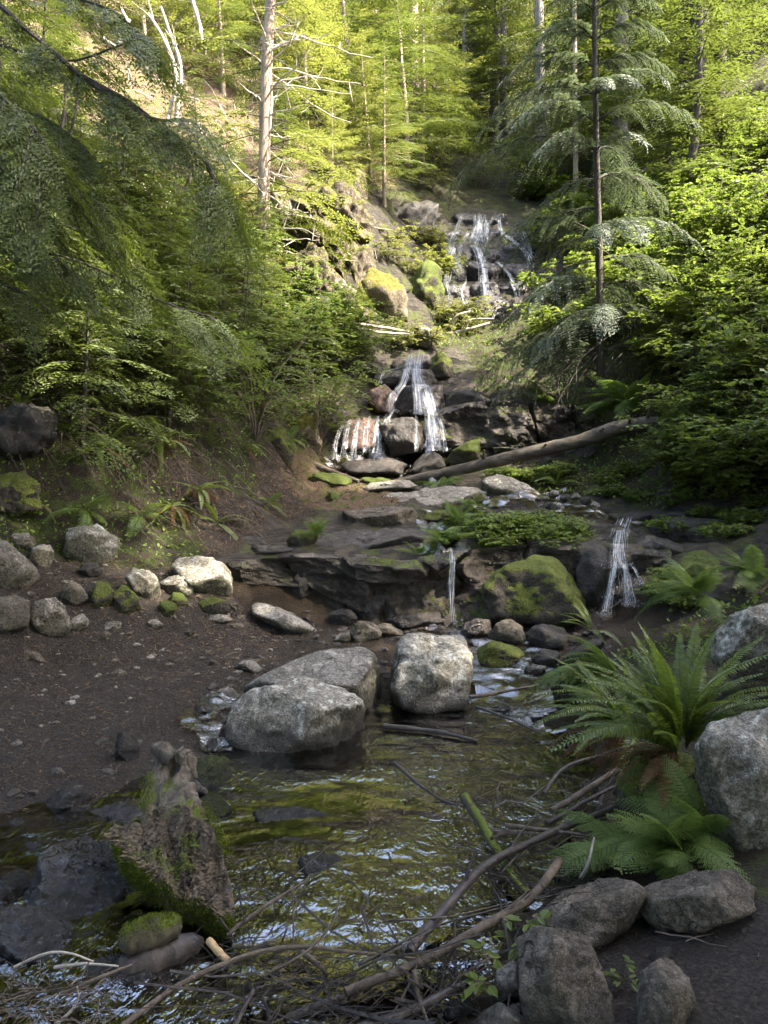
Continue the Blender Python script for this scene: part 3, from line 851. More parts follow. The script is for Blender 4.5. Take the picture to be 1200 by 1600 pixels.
# --- middle falls: blocks and steps
mf = [
 ('big wet block with white water down both its sides, middle waterfall', [(592,712),(589,666),(605,650),(646,652),(663,668),(660,708)], 'wet', 11.7, .2, .7),
 ('pinkish slanting rock at the left of the middle waterfall', [(573,645),(577,612),(600,598),(620,618),(610,646)], 'red', 12.3, .5, .8),
 ('rusty flat slab in the left spray of the middle waterfall', [(528,690),(534,660),(560,648),(594,648),(598,672),(590,705),(540,708)], 'red', 11.9, .35, .9),
 ('mossy wedge of rock at the foot of the dark wall', [(694,724),(708,702),(749,682),(752,718),(720,730)], 'moss', 11.4, .4, .7),
 ('wet dark stone at the foot of the middle waterfall', [(640,738),(655,712),(690,706),(704,720),(694,738),(660,744)], 'dark', 11.3, .5, .9),
 ('stepped ledge under the top lip of the middle waterfall', [(600,578),(612,556),(668,554),(676,572),(664,584)], 'wet', 13.2, .5, 1.0),
 ('second step of the middle waterfall', [(576,604),(584,582),(630,574),(680,576),(690,598),(650,608)], 'wet', 12.8, .35, .9),
 ('third step of the middle waterfall, split by white strands', [(606,655),(614,604),(650,598),(690,602),(698,640),(690,655)], 'wet', 12.4, .2, .7),
 ('mossy block right of the top lip of the middle waterfall', [(668,600),(668,562),(690,548),(708,560),(714,600),(692,606)], 'mossy', 13.1, .3, .7),
 ('dark block between the third step and the wall', [(688,646),(692,612),(730,606),(764,608),(768,632),(740,642)], 'dark', 12.5, .3, .7),
 ('grey stone squatting above the middle waterfall', [(642,545),(648,512),(664,506),(676,515),(678,546)], 'grey', 14.0, .25, .9),
 ('black wet rock in the shade left of the middle waterfall', [(502,712),(508,668),(530,650),(548,662),(540,705)], 'dark', 11.8, .2, .8),
 ('flat wet rock in the splash pool of the middle waterfall', [(520,738),(540,716),(600,714),(640,724),(630,742),(570,746)], 'wet', 11.2, .7, 1.5),
 ('dark overhung rock above the pinkish slanting rock', [(556,600),(560,572),(590,562),(606,578),(600,598)], 'dark', 13.0, .3, .8),
]
for lab, ol, m, yy, tp, dp in mf: R('falls_rock', lab, ol, m, y=yy, top=tp, depth=dp, rough=.022 if 'wall' in lab else .035, facets=1 if 'wall' in lab else 5, sharp=140 if 'wall' in lab else 90)
# --- upper falls: a staircase of slabs
uf = []
rows = [(338, 362, 20.2, (702, 745, 792)), (362, 384, 19.4, (690, 735, 785, 835)), (386, 412, 18.7, (686, 730, 780, 838)), (412, 440, 18.0, (684, 725, 775, 830)), (440, 470, 17.3, (690, 735, 785, 826)), (468, 502, 16.7, (694, 742, 790))]
names = ['top', 'second', 'third', 'fourth', 'fifth', 'lowest']
for ri, (y0, y1, yy, xs) in enumerate(rows):
    for xi in range(len(xs) - 1):
        a, b = xs[xi] - 3, xs[xi + 1] + 3
        j = np.random.default_rng(ri * 10 + xi).uniform(-6, 6, 8)
        R('falls_slab', '%s slab in the %s row of wet rock steps, upper waterfall' % (['leftmost', 'middle', 'rightmost'][xi if len(xs) > 3 else (0 if xi == 0 else 2)], names[ri]),
          [(a, y0 + 8 + j[0]), (a + 10, y0 + j[1]), (b - 10, y0 + j[2]), (b, y0 + 7 + j[3]), (b + j[4] / 2, y1 + 6), (a + j[5] / 2, y1 + 6)], 'steps', y=yy - .3, top=.3, depth=.9, rough=.06, strata=.05, grow=1.1)
# --- the cliff on the left
cf = [
 ('tall leaning slab of the mossy cliff right under the sunlit trunk', [(436,500),(440,420),(480,372),(520,400),(545,470),(540,520),(480,520)], 'cliff', 13.7, .3, .9),
 ('overhanging crest of the cliff with a sunny bald edge', [(470,360),(490,310),(530,270),(570,300),(582,350),(576,400),(540,412),(500,400)], 'cliff', 15.4, .35, .9),
 ('ribbed cliff face with a dark hollow, below the overhanging crest', [(505,440),(520,380),(560,370),(588,392),(584,450),(560,510),(530,510)], 'cliff', 14.8, .15, .8),
 ('slim grey boulder standing in the cliff cleft', [(512,470),(518,436),(532,428),(550,452),(562,505),(540,512)], 'grey', 13.7, .3, .8),
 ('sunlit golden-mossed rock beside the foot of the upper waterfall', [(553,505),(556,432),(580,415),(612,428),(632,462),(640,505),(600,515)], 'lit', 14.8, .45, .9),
 ('mossy rock shoulder between golden rock and upper waterfall', [(622,505),(628,450),(650,405),(680,400),(694,440),(690,500),(650,515)], 'moss', 16.2, .4, .9),
 ('dark rock recess left of the upper waterfall lip', [(600,400),(606,330),(640,310),(690,318),(692,380),(660,410)], 'dark', 19.2, .2, .8),
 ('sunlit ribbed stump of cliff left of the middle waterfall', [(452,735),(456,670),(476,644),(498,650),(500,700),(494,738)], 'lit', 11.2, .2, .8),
 ('dark mossed rock jutting from the lower bank beside the falls', [(408,710),(418,672),(446,664),(460,700),(450,730),(420,728)], 'mossy', 10.3, .3, .9),
 ('dark overhung boulder deep in the shadow of the bank, at the picture edge', [(-30,720),(-20,650),(30,630),(80,640),(92,690),(60,725)], 'dark', 7.2, .2, .8),
 ('mossy boulder under the bank shadow at the picture edge', [(-30,800),(-10,742),(40,736),(66,760),(60,800),(20,812)], 'mossy', 6.9, .3, .9),
]
for lab, ol, m, yy, tp, dp in cf: R('cliff_rock' if yy > 13 else 'bank_rock', lab, ol, m, y=yy, top=tp, depth=dp, rough=.085, facets=10, strata=.03 if m == 'cliff' else 0)

# --- thin broken layers along the edges of the shelf
tl = [
 ('thin dark rock layer at the lip of the wet shelf, below the moss lump', [(440,876),(450,866),(520,864),(540,872),(500,882)], 'wet', 7.35),
 ('thin rock layer at the lip of the wet shelf, middle', [(530,878),(545,866),(620,868),(632,878),(580,886)], 'wet', 7.3),
 ('worn rock layer behind the lip, beside the wet shelf', [(380,866),(395,852),(450,850),(462,860),(420,870)], 'dark', 7.7),
 ('flat layer of rock between the shelf and the greenery', [(640,858),(650,844),(700,842),(712,852),(680,862)], 'wet', 7.8),
 ('broken flat rock in the stream above the thin trickle', [(690,805),(700,792),(745,794),(752,806),(715,812)], 'dark', 8.9),
 ('flat rock edge crossing the stream near the small waterfall', [(850,828),(862,816),(940,814),(950,826),(900,836)], 'wet', 8.1),
 ('low rock step left of the small waterfall lip', [(890,852),(905,838),(945,836),(950,850),(915,858)], 'wet', 7.6),
 ('dark flat rock right of the gravel bar', [(940,815),(955,800),(1010,798),(1030,810),(985,822)], 'dark', 8.7),
 ('worn flat rock under the leafy bank beyond the small waterfall', [(1030,815),(1045,800),(1110,800),(1120,812),(1070,822)], 'dark', 8.4),
 ('pale worn rock in the sun at the foot of the middle waterfall', [(560,768),(575,752),(640,748),(655,760),(610,772)], 'slate', 10.4),
 ('small undercut rock below the brown litter step', [(600,838),(610,826),(650,824),(660,834),(630,842)], 'dark', 8.4),
 ('mossy flat rock beside the upstream fern tuft', [(655,812),(668,798),(705,796),(708,808),(680,818)], 'mossy', 8.8),
 ('broken shelf rock against the shady bank', [(355,858),(368,840),(410,838),(424,850),(390,862)], 'dark', 7.9),
]
for lab, ol, m, yy in tl: R('ledge_slab', lab, ol, m, y=yy, top=.6, depth=1.5, rough=.06, strata=.05)

# the ribbed mossy cliff under the sunlit trunk
def cliff_sheet():
    nu, nv = 110, 120
    U, V = np.meshgrid(np.linspace(0, 1, nu), np.linspace(0, 1, nv))
    px = 425 + 175 * U - 30 * (1 - V); py = 262 + 262 * V
    a, b = ray(px.ravel(), py.ravel())
    tab = np.array([[hit(x, y)[1] for x in np.linspace(390, 605, 9)] for y in np.linspace(255, 530, 10)])
    fx = np.clip((px.ravel() - 390) / 215 * 8, 0, 7.999); fy = np.clip((py.ravel() - 255) / 275 * 9, 0, 8.999)
    ix, iy = fx.astype(int), fy.astype(int); fx -= ix; fy -= iy
    Y = tab[iy, ix] * (1 - fx) * (1 - fy) + tab[iy, ix + 1] * fx * (1 - fy) + tab[iy + 1, ix] * (1 - fx) * fy + tab[iy + 1, ix + 1] * fx * fy
    Y = np.minimum(Y, 17.2)
    P = np.stack([a * Y, Y, CAMZ + b * Y], -1)
    q = np.stack([P[:, 0] * .9 + P[:, 2] * .42, P[:, 1] * .4, P[:, 2] * .22 - P[:, 0] * .1], -1)     # ribs run down the face
    rib = 1 - np.abs(fbm(q * 5.0, 4, 5)); big = fbm(P * .8, 3, 8); ledge = 1 - np.abs(fbm(P * np.array([.5, .5, 1.9]), 3, 15))
    edge = np.clip(np.minimum.reduce([U.ravel(), 1 - U.ravel(), V.ravel() * 1.2, (1 - V.ravel()) * 1.2]) * 6, 0, 1)
    off = (.25 + .26 * rib ** 2 + .5 * big + .28 * ledge ** 2) * edge - .5 * (1 - edge)
    Y2 = Y - off
    P = np.stack([a * Y2, Y2, CAMZ + b * Y2], -1) + np.stack([.06 * fbm(P * 3, 2, 3), 0 * a, .06 * fbm(P * 3, 2, 4)], -1)
    i = np.arange(nv - 1)[:, None] * nu; j = np.arange(nu - 1)[None, :]
    Q = np.stack([i + j, i + nu + j, i + nu + j + 1, i + j + 1], -1).reshape(-1, 4)
    g = Geo(); g.add(P, Q)
    CLIFF = link('cliff', g.mesh('cliff', MAT['cliff'], True))
    globals()['CLIFF'] = CLIFF
    tag(CLIFF, 'ribbed mossy cliff under the sunlit trunk', 'cliff', kind='structure')
cliff_sheet()

def bedrock(name, label, foot, lip, mat, bw, seed, back=.7, nu=300, nf=44, amp=1.0, nlay=1.6, joint=.08):
    """a continuous broken face of layered rock; foot and lip are (px, py, distance) lines"""
    r = np.random.default_rng(seed)
    u = np.linspace(0, 1, nu)
    Fp = spline([W(*q) for q in foot], nu); Lp = spline([W(*q) for q in lip], nu)
    x = Lp[:, 0]
    rows = []
    for k, t in enumerate(np.concatenate([np.linspace(-.12, 1, nf), 1 + np.linspace(.04, 1, 16)])):
        if t <= 1:
            P = Fp + (Lp - Fp) * t
            lay = np.floor(np.clip(t, 0, .999) * nlay + .7 * vnoise(np.stack([x * .8, 0 * x, 0 * x + seed], -1), seed))
            c = x / bw + lay * .43 + .55 * vnoise(np.stack([x * 1.1, lay, 0 * x], -1), seed + 1) + .10 * vnoise(np.stack([x * 2, 0 * x + t * 4, lay], -1), seed + 6)
            ci = np.floor(c); fr = c - ci
            off = amp * .13 * _hash(ci.astype(np.int64), lay.astype(np.int64), np.full(nu, 7), seed)
            off = off - amp * joint * np.clip(1 - np.minimum(fr, 1 - fr) * 16, 0, 1) * (vnoise(np.stack([x * 2.3, 0 * x + t * 2, 0 * x], -1), seed + 4) > -.25)
            off = off + amp * .14 * fbm(np.stack([x * 1.7, P[:, 2] * 2.2, 0 * x], -1), 3, seed) + amp * .035 * fbm(np.stack([x * 7, P[:, 2] * 12, 0 * x], -1), 3, seed + 2)
            P = P.copy(); P[:, 1] -= off * np.clip((1.02 - t) * 8, .15, 1)
            P[:, 2] += amp * .05 * _hash(ci.astype(np.int64), np.full(nu, 3), np.full(nu, 1), seed) * np.clip(t, 0, 1)
            last = P
        else:
            s_ = (t - 1)
            P = last.copy(); P[:, 1] += back * s_
            g_ = H(P[:, 0], P[:, 1]) - .12
            P[:, 2] = last[:, 2] * (1 - s_ ** .8) + g_ * s_ ** .8 + .012 * fbm(P * 6, 2, seed)
        rows.append(P)
    V = np.concatenate(rows); m = len(rows)
    i = np.arange(m - 1)[:, None] * nu; j = np.arange(nu - 1)[None, :]
    Q = np.stack([i + j, i + j + 1, i + nu + j + 1, i + nu + j], -1).reshape(-1, 4)
    b = V.mean(0); b[2] = V[:, 2].min()
    g = Geo(); g.add(V - b, Q)
    o = link(name, g.mesh(name, MAT[mat], False), None, b)
    tag(o, label, 'rock ledge', kind='thing')
    return o
bedrock('bedrock_ledge', 'low dark ledge of layered bedrock crossing the stream under the wet shelf', [(340,930,7.1),(470,945,7.05),(560,962,7.0),(640,970,6.95),(710,976,6.9),(800,976,6.95),(930,968,7.0),(1040,955,7.0)], [(335,880,7.25),(400,868,7.25),(470,866,7.2),(560,868,7.15),(640,872,7.1),(700,864,7.1),(760,858,7.2),(850,850,7.3),(930,848,7.3),(1040,850,7.3)], 'bedrock', .75, 21, nlay=1.5)
bedrock('bedrock_wall', 'dark wall of big square-jointed bedrock behind the fallen log', [(676,718,11.55),(740,714,11.5),(820,712,11.5),(890,708,11.6),(950,700,11.8)], [(676,650,11.8),(700,636,11.75),(760,627,11.7),(830,628,11.7),(880,630,11.8),(950,628,12.0)], 'bedrock', 1.0, 22, back=1.2, amp=1.1, nlay=1.0, joint=.16)
# ------------------------------------------------------------------ water
def mat_water(name, tintc=(0.42, 0.29, 0.17), bscale=7.0, bstr=0.44, stretch=(1, 0.55, 1), base=0.21, rough=0.015):
    k = NT(name)
    v = k.coord(1.0, stretch=stretch)
    n1 = k.noise(v, bscale, 3, 0.6, 0.9)
    n2 = k.noise(v, bscale * 4.2, 2, 0.5, 1.5)
    calm = k.ramp(k.noise(k.coord(1.0, stretch=(1, 1.8, 1)), 1.3, 3, .5), 0.36, 0.62)
    nb = k.bump(k.math('MULTIPLY', k.math('ADD', n1, k.math('MULTIPLY', n2, 0.3)), k.math('ADD', 0.22, calm)), bstr, 0.05)
    fr = k.n('Fresnel')
    fr.inputs[0].default_value = 1.4
    k.l(nb, fr.inputs['Normal'])
    tr = k.n('BsdfTransparent')
    tr.inputs[0].default_value = (*tintc, 1)
    gl = k.n('BsdfGlossy')
    gl.inputs['Roughness'].default_value = rough
    gl.inputs['Color'].default_value = (1, 1, 1, 1)
    k.l(nb, gl.inputs['Normal'])
    return k.done(k.shader_mix(k.math('ADD', fr.outputs[0], base), tr.outputs[0], gl.outputs[0]))

def mat_falls(name):
    k = NT(name)
    at = k.n('Attribute', attribute_name='flow')
    mp = k.n('Mapping')
    k.l(at.outputs['Vector'], mp.inputs[0])
    v = mp.outputs[0]
    n1 = k.noise(v, 1.0, 4, 0.7, 0.6)
    n2 = k.noise(v, 3.3, 2, 0.6)
    m = k.math('ADD', n1, k.math('MULTIPLY', k.math('SUBTRACT', n2, 0.5), 0.5))
    m = k.math('ADD', m, k.math('MULTIPLY', k.attr('tint'), 0.35))
    d = k.bsdf((0.62, 0.65, 0.68), 0.2, 0.6, k.bump(n1, .5, .02))
    tl = k.n('BsdfTranslucent'); tl.inputs[0].default_value = (0.76, 0.79, 0.82, 1)
    wsh = k.shader_mix(0.35, d, tl.outputs[0])
    tr = k.n('BsdfTransparent')
    gl = k.n('BsdfGlossy'); gl.inputs['Roughness'].default_value = .12
    clear = k.shader_mix(0.04, tr.outputs[0], gl.outputs[0])
    return k.done(k.shader_mix(k.math('MULTIPLY', k.math('MULTIPLY', k.ramp(m, 0.56, 0.95), k.math('ADD', 0.62, k.math('MULTIPLY', k.ramp(k.attr('tint'), 0.9, 1.1), 0.3))), 1.0), clear, wsh))

MW = mat_water('pool_water')
MS = mat_water('stream_water', (0.8, 0.74, 0.64), 9.0, 0.45, (1, 1, 1), 0.12, 0.05)
MF = mat_falls('falling_water')

def sheet(name, X, Y, Z, mat, keep=None):
    nr, nc = X.shape
    i = np.arange(nr - 1)[:, None] * nc
    j = np.arange(nc - 1)[None, :]
    Q = np.stack([i + j, i + j + 1, i + nc + j + 1, i + nc + j], -1).reshape(-1, 4)
    if keep is not None:
        kf = keep.ravel()[Q].all(-1)
        Q = Q[kf]
    g = Geo()
    g.add(np.stack([X.ravel(), Y.ravel(), Z.ravel()], -1), Q)
    return g.mesh(name, mat, True)

def pool():
    x = np.arange(-3.6, 3.0, 0.022); y = np.arange(-2.5, 5.6, 0.022)
    X, Y = np.meshgrid(x, y)
    p = np.stack([X.ravel() * 1.0, Y.ravel() * 1.5, 0 * X.ravel()], -1)
    # small waves running down from the inlet
    dx, dy = X - 0.5, Y - 5.2
    rr = np.sqrt(dx ** 2 + dy ** 2)
    ph = rr * 34 + 2.6 * fbm(p * 1.7, 2, 5).reshape(X.shape) * 2
    amp = 0.0011 * np.clip(1.4 - rr / 6, 0.3, 1)
    Z = amp * np.sin(ph) + 0.004 * fbm(p * 2.2, 3, 21).reshape(X.shape) + 0.0012 * fbm(p * np.array([11, 7, 1]), 2, 33).reshape(X.shape)
    hh = H(X.ravel(), Y.ravel()).reshape(X.shape)
    keep = hh < Z + 0.02
    o = link('pool_water', sheet('pool_water', X, Y, Z, MW, keep))
    tag(o, 'dark rippled pool reflecting gold trees and blue sky', 'water', kind='structure')
pool()

def runnel(name, label, pts, width, lift=0.03, mat=None, sub=0.03):
    """water following the ground along a traced line; pts = (px, py, half width factor)"""
    P = spline([hit(a, b) for a, b in pts], 60)
    lo, hi = P[:, :2].min(0) - width, P[:, :2].max(0) + width
    X, Y = np.meshgrid(np.arange(lo[0], hi[0], sub), np.arange(lo[1], hi[1], sub))
    q = np.stack([X.ravel(), Y.ravel()], -1)
    d = np.sqrt(((q[:, None] - P[None, :, :2]) ** 2).sum(-1)).min(1).reshape(X.shape)
    n = fbm(np.stack([X.ravel() * 5, Y.ravel() * 5, 0 * X.ravel()], -1), 3, 77).reshape(X.shape)
    Z = H(X.ravel(), Y.ravel()).reshape(X.shape) + lift + 0.010 * fbm(np.stack([X.ravel() * 9, Y.ravel() * 9, 0 * X.ravel()], -1), 2, 7).reshape(X.shape)
    keep = d < width * (0.8 + 0.45 * n)
    o = link(name, sheet(name, X, Y, Z, mat or MS, keep))
    tag(o, label, 'water', kind='structure')
runnel('stream_water', 'shallow stream slipping between stones into the pool', [(760,985),(790,1060),(770,1100),(800,1130),(780,1150)], 0.42, 0.035)
runnel('stream_water', 'stream crossing the rock shelf toward the small waterfall', [(660,735),(760,790),(860,780),(920,800),(960,815)], 0.34, 0.035)
runnel('stream_water', 'stream water spreading over the shelf above the thin trickle', [(740,778),(690,810),(690,845),(706,862)], 0.24, 0.03)
runnel('stream_water', 'side trickle between soil and the pale granite boulder', [(340,1095),(310,1130),(330,1175)], 0.14, 0.03, sub=.015)
runnel('stream_water', 'splash pool under the middle waterfall', [(540,730),(620,732),(690,726)], 0.42, 0.05)

def water_fall(name, label, ytab, paths, seed=1, th=2.6):
    """paths: (photo points, width px); the water keeps to the rock along the distance table ytab (row, distance)"""
    r = np.random.default_rng(seed)
    yr, yd = [q[0] for q in ytab], [q[1] for q in ytab]
    p0 = paths[0][0][-1]
    root = thing(name, label, 'waterfall', W(p0[0], p0[1], np.interp(p0[1], yr, yd)))
    base = np.array(root.location)
    for pts, wd in paths:
        g = Geo(); flows = []
        S = spline(np.array([(a, b, 0) for a, b in pts], dtype=float), 60)[:, :2]
        def place(u, xoff, out, wob):
            q = np.stack([np.interp(u, np.linspace(0, 1, 60), S[:, c]) for c in range(2)], -1)
            q[:, 0] += xoff
            Y = np.interp(q[:, 1], yr, yd) - out
            aa, bb = ray(q[:, 0], q[:, 1])
            return np.stack([aa * Y, Y, CAMZ + bb * Y], -1), q
        nveil = max(2, int(wd / 3.5))
        for k in range(nveil):
            va = max(0, r.normal(0, .10)); vb = min(1, max(va + .3, r.normal(.98, .15)))
            ww = r.uniform(.35, .75) * min(wd, 16) * (1 if wd > 6 else 1.2)
            xc = r.uniform(-.5, .5) * max(0, wd - ww)
            nu, nv = 9, 34
            u = np.linspace(va, vb, nv)
            sd = seed * 50 + k
            V, U = np.meshgrid(u, np.linspace(-.5, .5, nu), indexing='ij')
            wob = fbm(np.stack([U.ravel() * 2.5, V.ravel() * 5, np.full(U.size, sd * 1.3)], -1), 3, sd)
            ctr = 1.8 * fbm(np.stack([V.ravel() * 3, np.zeros(U.size), np.full(U.size, sd * .7)], -1), 2, sd)
            P, q = place(V.ravel(), xc * (.7 + .6 * V.ravel()) + ctr + ww * U.ravel() * (.7 + .5 * V.ravel()) + 1.0 * wob, .05 + r.uniform(0, .05) + .03 * wob, 0)
            i = np.arange(nv - 1)[:, None] * nu; j = np.arange(nu - 1)[None, :]
            Q = np.stack([i + j, i + nu + j, i + nu + j + 1, i + j + 1], -1).reshape(-1, 4)
            t = np.linspace(0, 1, nv).repeat(nu)
            edge = np.minimum(np.clip((.5 - np.abs(U.ravel())) * 3.4, 0, 1), np.clip(np.minimum(t * 5, (1 - t) * 4), 0, 1))
            g.add(P - base, Q, edge * .95 - .5 + .35 * wob)
            flows.append(np.stack([q[:, 0] / th * .55 + 31 * k, q[:, 1] / th * .06, np.full(U.size, sd * 3.1)], -1))
        for k in range(int(wd * 1.0) + 2):
            a0 = 0 if r.random() < .45 else r.uniform(0, .7); b0 = min(1, a0 + r.uniform(.2, .9)); n = 18
            u = np.linspace(a0, b0, n)
            xo = r.normal(0, .26) * wd * (.75 + .5 * u) + 1.2 * vnoise(np.stack([u * 6, np.full(n, k * 1.7), np.full(n, seed)], -1), k)
            P, q = place(u, xo, .09 + .03 * r.random(), 0)
            rad = th * r.uniform(.03, .12) / F * P[:, 1].mean() * (.35 + .65 * np.abs(vnoise(np.stack([u * 14, np.full(n, k * 3.1), np.full(n, 1.)], -1), k + 3))) * np.clip(np.minimum((u - a0) * 12 + .25, (b0 - u) * 9 + .1), 0, 1)
            k0 = g.n
            tube(g, P - base, rad, 5, 1.2, cap=False)
            flows.append(np.zeros((g.n - k0, 3)))
        v, f = ico(1)
        for k in range(int(wd * 2.2)):
            u = np.array([r.uniform(.35, 1.03)])
            P, q = place(u, np.array([r.normal(0, .42) * wd]), .06 + r.uniform(0, .14), 0)
            g.add(P[0] - base + v * np.array([1, 1, r.uniform(1, 2.5)]) * th * r.uniform(.05, .13) / F * P[0, 1], f, 1.2)
            flows.append(np.zeros((len(v), 3)))
        for k in range(int(wd * 3.0)):                    # splash at the foot
            P, q = place(np.array([r.uniform(.93, 1.0)]), np.array([r.normal(0, .5) * wd]), .05 + r.uniform(0, .22), 0)
            P[0, 2] += abs(r.normal(0, .02))
            g.add(P[0] - base + v * th * r.uniform(.04, .16) * np.array([1.4, 1.4, .7]) / F * P[0, 1], f, 1.2)
            flows.append(np.zeros((len(v), 3)))
        me = g.mesh('water_strand', MF, True)
        fl = me.attributes.new('flow', 'FLOAT_VECTOR', 'POINT')
        fl.data.foreach_set('vector', np.concatenate(flows).astype(np.float32).ravel())
        link('water_strand', me, root)['kind'] = 'stuff'
    return root

water_fall('waterfall', 'small forked waterfall over the lower ledge right of the mossy boulder', [(800, 8.3), (815, 8.0), (832, 7.5), (850, 7.15), (890, 6.95), (965, 6.75)], [
    ([(978, 808), (970, 828), (966, 856), (970, 888)], 27), ([(962, 876), (956, 905), (946, 964)], 15), ([(976, 880), (982, 915), (986, 948)], 20), ([(988, 884), (997, 900), (1003, 915)], 8)], 3, 4.2)
water_fall('waterfall', 'thin trickle falling into the cleft left of the mossy boulder', [(850, 7.4), (862, 7.12), (880, 6.95), (975, 6.78)], [([(706, 856), (708, 880), (706, 920), (709, 978)], 10)], 4, 3.6)
water_fall('waterfall', 'white middle waterfall splitting round a big wet block', [(545, 13.4), (556, 13.0), (576, 12.65), (600, 12.3), (645, 11.9), (656, 11.65), (705, 11.25), (720, 11.1)], [
    ([(642, 550), (637, 574), (630, 598), (614, 622), (612, 648)], 14), ([(656, 550), (652, 576), (656, 602), (660, 648)], 24), ([(664, 600), (674, 640), (680, 704)], 24), ([(650, 646), (651, 706)], 4),
    ([(612, 644), (606, 654), (602, 664)], 10), ([(592, 650), (588, 670), (586, 708)], 9), ([(577, 650), (573, 670), (570, 710)], 10), ([(562, 651), (556, 672), (551, 714)], 12), ([(548, 654), (541, 676), (536, 716)], 11), ([(536, 662), (526, 688), (520, 718)], 11), ([(684, 640), (692, 670), (696, 706)], 8), ([(624, 575), (600, 582), (592, 600)], 7)], 5, 2.4)
water_fall('waterfall', 'upper waterfall glittering down a staircase of rock slabs', [(332, 19.9), (345, 19.45), (362, 19.0), (384, 18.3), (412, 17.6), (440, 16.9), (470, 16.3), (505, 15.9)], [
    ([(722, 336), (712, 362), (703, 384), (712, 412), (706, 442)], 13), ([(750, 334), (750, 362), (742, 386)], 30), ([(778, 336), (782, 362), (802, 378), (824, 404), (828, 446)], 14), ([(815, 358), (826, 384), (831, 414)], 12),
    ([(742, 384), (754, 412), (756, 440), (759, 492)], 15), ([(700, 408), (697, 442), (704, 470)], 7), ([(776, 408), (792, 426), (806, 456), (812, 484)], 10), ([(735, 360), (720, 386), (717, 414)], 7), ([(728, 436), (722, 462), (735, 490)], 8)], 6, 2.2)
# ------------------------------------------------------------------ logs, sticks and the rotten stump
MAT['log'] = mat_wood('weathered_log_wood', (0.028, 0.022, 0.016), (0.135, 0.115, 0.092), moss=0.12, stretch=(0.25, 1, 1))
MAT['bark'] = mat_wood('conifer_bark', (0.03, 0.026, 0.021), (0.10, 0.088, 0.072), bumps=1.0)
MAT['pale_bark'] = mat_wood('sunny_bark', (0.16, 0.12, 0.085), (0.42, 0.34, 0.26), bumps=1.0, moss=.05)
MAT['grey_bark'] = mat_wood('grey_bark', (0.11, 0.10, 0.09), (0.27, 0.25, 0.22), bumps=1.0)
MAT['dead'] = mat_wood('dead_pale_wood', (0.24, 0.20, 0.16), (0.50, 0.45, 0.38))
MAT['stick'] = mat_wood('dark_wet_stick', (0.014, 0.010, 0.008), (0.058, 0.044, 0.034), rough=.55, spec=.5, stretch=(1, 1, 1))
MAT['stick2'] = mat_wood('grey_brown_stick', (0.05, 0.038, 0.028), (0.15, 0.12, 0.09), rough=.75, stretch=(1, 1, 1))
MAT['stick3'] = mat_wood('mossy_stick', (0.03, 0.025, 0.016), (0.09, 0.078, 0.048), moss=.35, stretch=(1, 1, 1))
MAT['twigs'] = mat_wood('sodden_twigs', (0.008, 0.006, 0.005), (0.035, 0.027, 0.020), rough=.6, spec=.4, stretch=(1, 1, 1))
MAT['grain'] = mat_wood('weathered_stump_wood', (0.018, 0.015, 0.011), (0.17, 0.145, 0.115), moss=.2, stretch=(1.8, 1.8, .16), bumps=1.0, rough=.95)
MAT['rot'] = mat_wood('rotten_wood', (0.018, 0.014, 0.010), (0.15, 0.118, 0.082), moss=.16, stretch=(1.6, .22, .5), bumps=1.0, rough=.95)
MAT['peeled_dull'] = mat_wood('broken_wood_rim', (0.07, 0.05, 0.03), (0.20, 0.15, 0.09))
MAT['peeled'] = mat_wood('peeled_yellow_wood', (0.35, 0.22, 0.10), (0.5, 0.35, 0.18))
MAT['mossfuzz'] = mat_leaf('moss_blades', (0.045, 0.070, 0.008), (0.13, 0.15, 0.020), trans=.25, rough=.9, spec=.1, hue=.1)

def moss_fuzz(o, count, size=0.012, seed=0, minup=0.1, thresh=-0.1, freq=4.0, name='moss'):
    """short blades of moss growing from the upper faces of a mesh"""
    r = np.random.default_rng(seed)
    me = o.data
    n = len(me.polygons)
    c = np.empty(n * 3); me.polygons.foreach_get('center', c); c = c.reshape(-1, 3)
    nm = np.empty(n * 3); me.polygons.foreach_get('normal', nm); nm = nm.reshape(-1, 3)
    ar = np.empty(n); me.polygons.foreach_get('area', ar)
    w = ar * np.clip(nm[:, 2] - minup, 0, 1) * (fbm(c * freq + seed, 3, seed) > thresh)
    if w.sum() <= 0: return
    i = r.choice(n, count, p=w / w.sum())
    t = r.normal(0, 1, (count, 3))
    p = c[i] + t * np.sqrt(ar[i])[:, None] * 0.35
    d = norm(nm[i] + r.normal(0, .55, (count, 3)))
    g = Geo()
    stamp(g, [(0, .5, 0), (0, -.5, 0), (1, 0, 0)], [(0, 1, 2)], p, d, norm(r.normal(0, 1, (count, 3))), size * r.uniform(.6, 1.4, count), r.uniform(0, 1, count), wid=size * .5)
    m = link(name, g.mesh(name, MAT['mossfuzz']), o)
    m['kind'] = 'stuff'
    return m

for o in ROCKS:
    nm = o.data.materials[0].name
    if nm in ('mossy_rock', 'moss_covered_rock'):
        big = max(o.dimensions) if max(o.dimensions) > 0 else 0.4
        dist = o.location.y
        cnt = int(min(16000, 2600 * big / max(dist, 2) * 14))
        moss_fuzz(o, cnt, 0.006 + 0.0014 * dist, seed=len(o.name), minup=-.1 if nm == 'moss_covered_rock' else .0)

